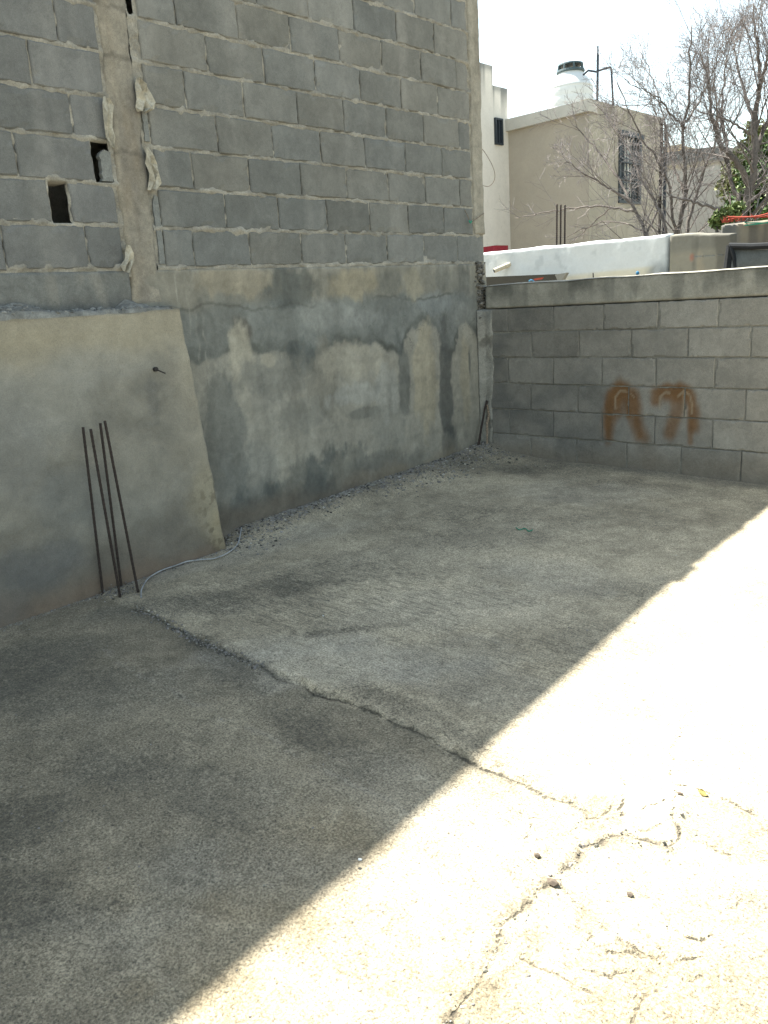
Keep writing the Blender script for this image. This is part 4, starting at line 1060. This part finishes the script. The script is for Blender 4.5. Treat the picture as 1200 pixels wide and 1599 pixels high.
for (c0, c1, d0, d1) in ((y0, y0+.035, z0, z1), (y1-.035, y1, z0, z1), (y0+.035, y1-.035, z0, z0+.035), (y0+.035, y1-.035, z1-.035, z1)): b.box((XW-.02, c0, d0), (XW+.03, c1, d1))
b.box((XW, (y0+y1)/2-.012, z0+.035), (XW+.02, (y0+y1)/2+.012, z1-.035))
wn = b.build('window', M['steelwin'], WB); b = MB(); b.box((XW-.018, y0+.035, z0+.035), (XW-.005, y1-.035, z1-.035)); b.build('pane', M['darkglass'], wn)

# ---- beige house
HY, HX = 16.0, -4.80
HH = empty('house', (HX, HY, -.6), 'beige two-storey house with grilled window and white water tank on its roof', 'house')
def hp(a, z):
    c = tone(a, z, 550, (.36, .325, .27), .05, .8); return lerp3(c, .25*sst(.5, .7, fbm(a*2, z*.5, 551, 4)), (.22, .205, .175))
def hpR(a, z):
    c = tone(a, z, 560, (.35, .325, .265), .03, .8); c = lerp3(c, .6*sst(.45, .65, fbm(a*4, z*.4, 561, 4))*sst(4.2, 4.85, z), (.135, .13, .115)); return lerp3(c, .25*sst(.5, .7, fbm(a*5, z*.6, 562, 4)), (.18, .17, .14))
# side facing +x, split round the window opening
wy0, wy1, wz0, wz1 = 17.26, 18.29, 2.95, 4.35
tR = 4.84
for (nm, a0, a1, b0, b1) in (('side_wall', HY+.004, wy0, -.6, tR), ('side_wall', wy1, 19.40, -.6, tR), ('side_wall', wy0, wy1, -.6, wz0), ('side_wall', wy0, wy1, wz1, tR)):
    xwall(nm, HX, a0, a1, b0, b1, hpR, HH, .18)
V_ = []; na, nz = 60, 60
A, Zz = np.meshgrid(np.linspace(XW-.02, HX-.001, na), np.linspace(-.6, 4.62, nz), indexing='ij'); a = A.ravel(); z = Zz.ravel()
b = MB(); b.add(np.stack([a, HY+0*a, z], 1), gridF(na, nz).tolist(), hp(a, z)); b.box((XW-.02, HY+.15, -.6), (HX-.19, 19.4, 4.5), (.26, .24, .2)); b.box((HX-.18, 19.25, -.6), (HX, 19.39, 4.8), (.25, .23, .19))
b.build('front_wall', M['beige'], HH)
# parapet band: wedge that deepens to the left
t0, t1 = ony(795, 185, HY-.10), ony(919, 155, HY-.10); l0, l1 = ony(795, 204, HY-.10), ony(919, 173, HY-.10)
dl = (t0-t1)/(t1[0]-t0[0])*-.3
b = MB(); b.prism([t0 - (t1-t0)*.1, t1, l1, l0 - (l1-l0)*.1], (0, .35, 0), (.46, .45, .41)); b.build('parapet', M['beige'], HH)
b = MB()
def xbar(y0, y1, z0, z1, x0=HX-.02, x1=HX+.03): b.box((x0, y0, z0), (x1, y1, z1))
xbar(wy0, wy0+.07, wz0, wz1); xbar(wy1-.07, wy1, wz0, wz1); xbar(wy0+.07, wy1-.07, wz0, wz0+.06); xbar(wy0-.03, wy1+.03, wz1-.07, wz1+.03, HX-.02, HX+.07)
wf = b.build('window', M['steelwin'], HH)
b = MB()
xbar(wy0+.07, wy0+.36, wz0+.06, wz1-.07, HX-.09, HX-.04); xbar(wy1-.30, wy1-.07, wz0+.06, wz1-.07, HX-.09, HX-.04); b.build('shutter', M['steelwin'], wf)
b = MB(); xbar(wy0+.36, wy1-.30, wz0+.06, wz1-.07, HX-.09, HX-.06); b.build('pane', M['glass'], wf)
b = MB()
for t in (.07, .20, .36, .50, .64, .80): xbar(wy0+.07+t, wy0+.095+t, wz0+.06, wz1-.07, HX+.031, HX+.05)
for z_ in (wz0+.40, wz0+.47, wz0+.80, wz0+.87): xbar(wy0+.0, wy1, z_, z_+.03, HX+.051, HX+.065)
for t in range(7): xbar(wy0+.36, wy1-.30, wz0+.14+t*.17, wz0+.158+t*.17, HX-.055, HX-.045)
b.tube([(HX+.07, wy0+.12 + .8*i/10, wz0+.50+.10*math.sin(math.pi*i/10)) for i in range(11)], .018, 6)
b.build('grille', M['steelwin'], wf)
b = MB(); b.tube([(HX+.05, 19.44, -.6), (HX+.05, 19.44, 4.7)], .04, 8); b.build('downpipe', M['darkglass'], HH)
# tank
TY = 17.2
tc = ony(896, 150, TY); px = lambda a_, b_: np.linalg.norm(ony(a_, 140, TY)-ony(b_, 140, TY))
cxT = ony(891.5, 140, TY)[0]; _dep = -(RM.T @ (np.array([cxT, TY, 5.0]) - CAM))[2]; rT = 34.5 * _dep / F
zb = 4.45; zs = ony(892, 139, TY)[2]; zn = ony(892, 116, TY)[2]; zt_ = ony(892, 100, TY)[2]
TK = empty('water_tank', (cxT, TY, zb), 'white ridged plastic water tank with dark lid on the roof of the beige house', 'tank')
prof_ = [(rT*.97, 0)]
h_ = zs-zb; nr = 5
for i in range(nr):
    f0 = h_*i/nr; prof_ += [(rT*.985, f0+.01), (rT, f0+.04), (rT, f0+h_/nr-.03), (rT*.985, f0+h_/nr-.005)]
for i in range(9):
    t = i/8; prof_.append((rT*(1-.44*t)*(1+.03*math.sin(t*3.1)), h_ + (zn-zs)*t))
prof_ += [(rT*.55, zn-zb+.05)]
b = MB(); b.lathe((cxT, TY, zb), prof_, 48); b.build('tank_body', M['tank'], TK, smooth=True)
b = MB(); b.lathe((cxT, TY, zb), [(rT*.60, zn-zb+.02), (rT*.63, zn-zb+.04), (rT*.61, zn-zb+.075)], 32)
hh_ = zt_-zn
for i in range(8):
    a_ = i*math.pi/4; c_, s_ = math.cos(a_), math.sin(a_)
    b.tube([(cxT+rT*.57*c_, TY+rT*.57*s_, zn+.06), (cxT+rT*.52*c_, TY+rT*.52*s_, zn+hh_-.02)], .022, 5)
b.lathe((cxT, TY, zb), [(rT*.50, zn-zb+hh_-.035), (rT*.56, zn-zb+hh_-.03), (rT*.54, zn-zb+hh_), (.01, zn-zb+hh_+.01)], 32)
b.build('tank_lid', M['tanklid'], TK)
b = MB(); b.tube([ony(933, 165, 16.6), ony(934, 84, 16.6)], .026, 8); b.tube([ony(934, 84, 16.6), ony(934, 72, 16.6)], .017, 8)
prop(b.build('vent_pipe', M['darkglass']), 'straight dark pipe standing on the corner of the beige house roof', 'pipe')
b = MB(); b.tube([ony(*q, 16.9) for q in [(911, 117), (919, 110), (931, 112), (945, 107), (954, 105), (955, 108), (958, 165)]], .022, 8)
prop(b.build('tank_pipe', M['darkglass']), 'bent dark pipe running from the water tank down to the roof', 'pipe')

# ---- grey house further right
CYH = 22.0
c0, c1 = ony(1030, 239, CYH), ony(1132, 227, CYH)
G2 = empty('grey_house', ((c0[0]+c1[0])/2, CYH, -.6), 'flat grey house behind the bare trees with dark stained roof edge', 'house')
def g2p(a, z):
    c = tone(a, z, 570, (.37, .36, .33), .03, .6); zt2 = c0[2] + (c1[2]-c0[2])*(a-c0[0])/(c1[0]-c0[0])
    c = lerp3(c, .7*sst(-.50, -.40, z-zt2+(fbm(a*3, z*3, 571, 4)-.5)*.2), (.33, .27, .17)); return lerp3(c, .9*sst(-.38, -.28, z-zt2+(fbm(a*3, z*3, 572, 4)-.5)*.12), (.12, .13, .135))
na, nz = 80, 90
A, D = np.meshgrid(np.linspace(c0[0], c1[0], na), np.linspace(0, 1, nz), indexing='ij'); a = A.ravel(); zt2 = c0[2] + (c1[2]-c0[2])*(a-c0[0])/(c1[0]-c0[0]); z = -.6 + D.ravel()*(zt2+.6)
b = MB(); b.add(np.stack([a, CYH+0*a, z], 1), gridF(na, nz).tolist(), g2p(a, z)); b.box((c0[0]+.01, CYH+.002, -.6), (c1[0], CYH+5, min(c0[2], c1[2])-.02), (.25, .24, .22)); b.build('wall', M['beige'], G2)
c2 = ony(1040, 231, 27); c3 = ony(1064, 231, 27)
PB = MB(); PB.box((c2[0], 27, -.6), (c3[0], 30, c2[2]), (.50, .42, .30))
PB.box((c2[0]-.05, 26.93, c2[2]-.10), (c3[0]+.05, 26.995, c2[2]+.03), (.44, .38, .28))
prop(PB.build('peach_building', M['beige']), 'sliver of peach building showing above the grey house roof edge', 'building')
c2 = ony(1150, 232, 30); c3 = ony(1178, 232, 30)
PB = MB(); PB.box((c2[0], 30, -.6), (c3[0], 33, c2[2]), (.45, .36, .30)); PB.box((c2[0]-.05, 29.93, c2[2]-.15), (c3[0]+.05, 29.995, c2[2]+.03), (.5, .42, .36))
prop(PB.build('pink_building', M['beige']), 'pale pinkish building glimpsed between the dark tree trunk and the shrub', 'building')

# ================================================================ TREES
UP = np.array([0, 0, 1.0])
def unit(v): return v / (np.linalg.norm(v) + 1e-9)
def resample(P_, n):
    P_ = np.array(smoothpath(P_, 6)); d = np.r_[0, np.cumsum(np.linalg.norm(np.diff(P_, axis=0), axis=1))]
    t = np.linspace(0, d[-1], n); return np.stack([np.interp(t, d, P_[:, i]) for i in range(3)], 1), d[-1]
def grow(mb, tw, p, d, L, r, lev, rs, upk):
    n = 6 if lev > 1 else 4
    P_ = [p]; q = p; dd = d
    for i in range(n):
        dd = unit(dd + rs.normal(0, .075, 3) + UP * upk * .035); q = q + dd * L/n; P_.append(q)
    r1 = max(r*.3, .0018)
    rad = [r + (r1-r)*i/n for i in range(n+1)]
    (mb if lev > 1 else tw).tube(P_, rad, 5 if lev > 1 else 3, cap=False)
    if lev <= 0: return
    k = int({3: 7, 2: 8, 1: 6}[lev] * (.8 + .4*rs.random()))
    side = 1
    for j in range(k):
        t = .18 + .80*(j + rs.random()*.7)/k; i = min(int(t*n), n-1); f = t*n-i
        bp = P_[i]*(1-f) + P_[i+1]*f; ax = unit(P_[i+1]-P_[i])
        o_ = unit(np.cross(ax, rs.normal(0, 1, 3))); ang = rs.uniform(.5, 1.05)
        nd = unit(ax*math.cos(ang) + o_*math.sin(ang) + UP*upk*.06)
        grow(mb, tw, bp, nd, L*(.62 - .30*t)*rs.uniform(.7, 1.25), max(rad[i]*.5, .0023), lev-1, rs, upk)
def limb(mb, tw, pxs, dep, r0, r1, rs, nb=9, L=1.1, lev=2, upk=1.0, t0=.2):
    P_ = [ony(px_, py_, dep + dy) for (px_, py_, dy) in pxs]
    Q, tot = resample(P_, max(8, int(len(pxs)*5)))
    n = len(Q); rad = [.82*(r0 + (r1-r0)*i/(n-1)) for i in range(n)]
    Q = Q + np.vstack([np.zeros((1, 3)), rs.normal(0, .008, (n-1, 3))])
    mb.tube(list(Q), rad, 8, cap=True)
    nb = int(nb*.95)
    for j in range(nb):
        t = t0 + (1-t0)*(j + rs.random())/nb; i = min(int(t*(n-1)), n-2)
        ax = unit(Q[i+1]-Q[i]); o_ = unit(np.cross(ax, rs.normal(0, 1, 3))); ang = rs.uniform(.4, .9)
        nd = unit(ax*math.cos(ang) + o_*math.sin(ang) + UP*.12*upk)
        grow(mb, tw, Q[i], nd, L*(1.05-.55*t)*rs.uniform(.6, 1.2), max(rad[i]*.36, .0045), lev, rs, upk)
def tree(label, dep, limbs, seed, base, group='bare trees beyond the white wall'):
    rs = np.random.default_rng(seed)
    loc = ony(*base, dep); loc[2] = -.6
    T = empty('tree', tuple(map(float, loc)), label, 'tree', group)
    mb_, tw_ = MB(), MB()
    for (pxs, r0, r1, nb, L, lev) in limbs: limb(mb_, tw_, pxs, dep, r0, r1, rs, nb, L, lev)
    mb_.build('trunk', M['bark'], T, smooth=True); tw_.build('crown', M['twig'], T)
    return T
tree('many-stemmed bare tree with thin upright trunks, middle of the three', 11.5, [
    ([(1056, 520, 0), (1058, 380, 0), (1066, 330, 0), (1071, 270, 0), (1066, 210, 0), (1077, 150, 0), (1078, 90, 0), (1081, 40, 0)], .055, .010, 16, 1.25, 2),
    ([(1058, 420, 0), (1052, 340, -.1), (1044, 290, -.2), (1030, 255, -.3), (1005, 220, -.4), (985, 180, -.5), (965, 130, -.6)], .032, .006, 12, 1.1, 2),
    ([(1060, 420, 0), (1075, 350, .2), (1092, 290, .3), (1106, 250, .4), (1122, 210, .5), (1118, 150, .5), (1112, 90, .5)], .034, .007, 12, 1.2, 2),
    ([(1068, 300, 0), (1052, 260, .2), (1043, 215, .3), (1030, 160, .4), (1015, 110, .5), (1000, 80, .5)], .022, .005, 11, 1.0, 2),
    ([(1070, 200, 0), (1050, 180, -.3), (1030, 155, -.4), (1005, 140, -.5), (975, 125, -.6)], .02, .005, 10, 1.0, 2),
    ([(1072, 190, 0), (1092, 160, .3), (1110, 120, .4), (1125, 70, .5)], .02, .005, 10, 1.0, 2),
    ([(1056, 400, 0), (1040, 370, .2), (1020, 345, .2), (1003, 330, .3)], .012, .004, 7, .6, 1),
    ([(1060, 400, 0), (1090, 365, .2), (1112, 340, .2), (1120, 318, .3)], .012, .004, 7, .6, 1),
], 21, (1058, 400))
tree('low spreading bare tree leaning left across the grilled window, leftmost of the three', 11.0, [
    ([(1016, 520, 0), (1018, 400, 0), (1008, 365, 0), (995, 335, 0), (983, 310, 0), (968, 280, .1), (945, 250, .2), (925, 225, .3), (900, 200, .3), (885, 185, .3)], .042, .006, 13, 1.1, 2),
    ([(1040, 500, 0), (1044, 395, 0), (1036, 345, 0), (1020, 310, 0), (1000, 275, 0), (985, 240, .2), (965, 205, .3), (945, 180, .4), (930, 160, .4)], .034, .006, 11, 1.0, 2),
    ([(992, 330, 0), (965, 326, .1), (930, 322, .1), (890, 325, .2), (850, 332, .2), (805, 340, .3)], .022, .004, 10, .8, 1),
    ([(985, 315, 0), (950, 292, -.1), (920, 275, -.2), (895, 258, -.3), (870, 238, -.3)], .022, .004, 11, .8, 2),
    ([(1005, 360, 0), (960, 345, .2), (920, 355, .2), (880, 372, .3)], .014, .004, 8, .6, 1),
    ([(955, 325, 0), (930, 345, .1), (905, 368, .1), (885, 385, .2)], .012, .003, 6, .5, 1),
    ([(1010, 370, 0), (1028, 320, .2), (1034, 270, .3), (1036, 215, .3), (1030, 180, .3)], .02, .005, 9, .8, 2),
], 5, (1020, 400))
tree('large dark bare tree with thick leaning trunk, rightmost of the three', 12.0, [
    ([(1138, 520, 0), (1150, 400, 0), (1160, 345, 0), (1172, 290, 0), (1180, 240, 0), (1178, 190, 0), (1186, 130, 0), (1182, 70, 0), (1177, 5, 0)], .105, .012, 18, 1.35, 2),
    ([(1170, 290, 0), (1150, 250, -.2), (1125, 222, -.3), (1112, 185, -.4), (1106, 130, -.4), (1095, 80, -.5)], .055, .008, 14, 1.2, 2),
    ([(1160, 330, 0), (1142, 280, .2), (1135, 230, .3), (1128, 180, .4), (1132, 120, .4), (1140, 60, .5)], .04, .007, 14, 1.2, 2),
    ([(1176, 250, 0), (1190, 210, .2), (1205, 160, .3), (1215, 90, .4)], .045, .010, 12, 1.3, 2),
    ([(1180, 190, 0), (1165, 150, .3), (1152, 100, .4), (1142, 40, .5)], .032, .006, 12, 1.2, 2),
    ([(1186, 140, 0), (1200, 90, -.2), (1210, 30, -.3)], .03, .006, 11, 1.2, 2),
    ([(1150, 330, -.6), (1120, 325, -.7), (1080, 315, -.9), (1050, 305, -1.0), (1042, 298, -1.0)], .028, .012, 5, .5, 1),
    ([(1168, 320, 0), (1190, 300, .2), (1215, 290, .3)], .03, .008, 8, .9, 2),
    ([(1178, 215, 0), (1150, 195, -.3), (1120, 180, -.5), (1085, 172, -.6)], .022, .005, 10, 1.0, 2),
], 9, (1150, 400))
# leafy evergreen at the right edge
def leafy(label, dep, clumps, nleaf, seed, base, pal):
    rs = np.random.default_rng(seed); loc = ony(*base, dep); loc[2] = -.6
    T = empty('leafy_shrub', tuple(map(float, loc)), label, 'shrub')
    V = []; Fc = []; Cc = []
    cs = [(ony(px_, py_, dep+dy), r) for (px_, py_, r, dy) in clumps]; w = np.array([r**2 for _, r in cs]); w = w/w.sum()
    for _ in range(nleaf):
        c, r = cs[rs.choice(len(cs), p=w)]
        u = unit(rs.normal(0, 1, 3)); rr = r * (.35 + .7*rs.random()) ; rr *= .75 + .5*vn(np.array([u[0]*3+c[0]]), np.array([u[2]*3+c[2]]), seed)[0]
        p = c + u*rr*np.array([1, .8, .9]); nrm = unit(u + rs.normal(0, .7, 3)); a_ = unit(np.cross(nrm, rs.normal(0, 1, 3))); b_ = np.cross(nrm, a_)
        l_ = rs.uniform(.05, .10); w_ = l_*.33; k = len(V)
        V += [p - a_*l_*.5, p + b_*w_ + nrm*.006, p + a_*l_*.5 - nrm*.015, p - b_*w_ + nrm*.006]; Fc += [(k, k+1, k+2), (k, k+2, k+3)]
        col_ = np.array(pal[rs.integers(len(pal))]) * rs.uniform(.7, 1.3); Cc += [col_]*4
    mesh('foliage', V, Fc, M['leaf'], T, col=Cc)
    mb_ = MB()
    for c, r in cs[:8]:
        mb_.tube(smoothpath([loc + np.array([0, 0, .0]), loc*.5 + c*.5 + rs.normal(0, .1, 3), c + UP*r*.5]), .02, 6)
    mb_.build('stem', M['bark'], T)
GP = [(.05, .095, .028), (.07, .12, .035), (.035, .07, .02), (.12, .17, .05)]
leafy('dense bright green shrub behind the thick dark trunk at the right edge', 13.2, [(1180, 320, .42, 0), (1205, 290, .55, .2), (1160, 330, .28, .1), (1215, 330, .5, 0), (1195, 255, .35, .3), (1172, 290, .25, .4), (1225, 250, .5, .3), (1190, 345, .5, .1), (1135, 335, .16, 0)], 15000, 3, (1195, 400), GP)
leafy('small yellow-green bush over the left end of the taller wall', 10.6, [(1128, 342, .12, 0), (1142, 334, .10, 0), (1118, 346, .07, 0), (1152, 325, .08, .1)], 900, 4, (1130, 400), [(.12, .16, .05), (.16, .19, .07), (.09, .13, .04)])
leafy('sparse olive-green tree top seen between the upper branches at the right', 15.5, [(1165, 235, .22, 0), (1180, 205, .2, 0), (1150, 262, .25, 0), (1140, 290, .25, .3), (1195, 225, .3, .2)], 2600, 6, (1165, 400), [(.13, .15, .055), (.10, .12, .045), (.17, .18, .08)])
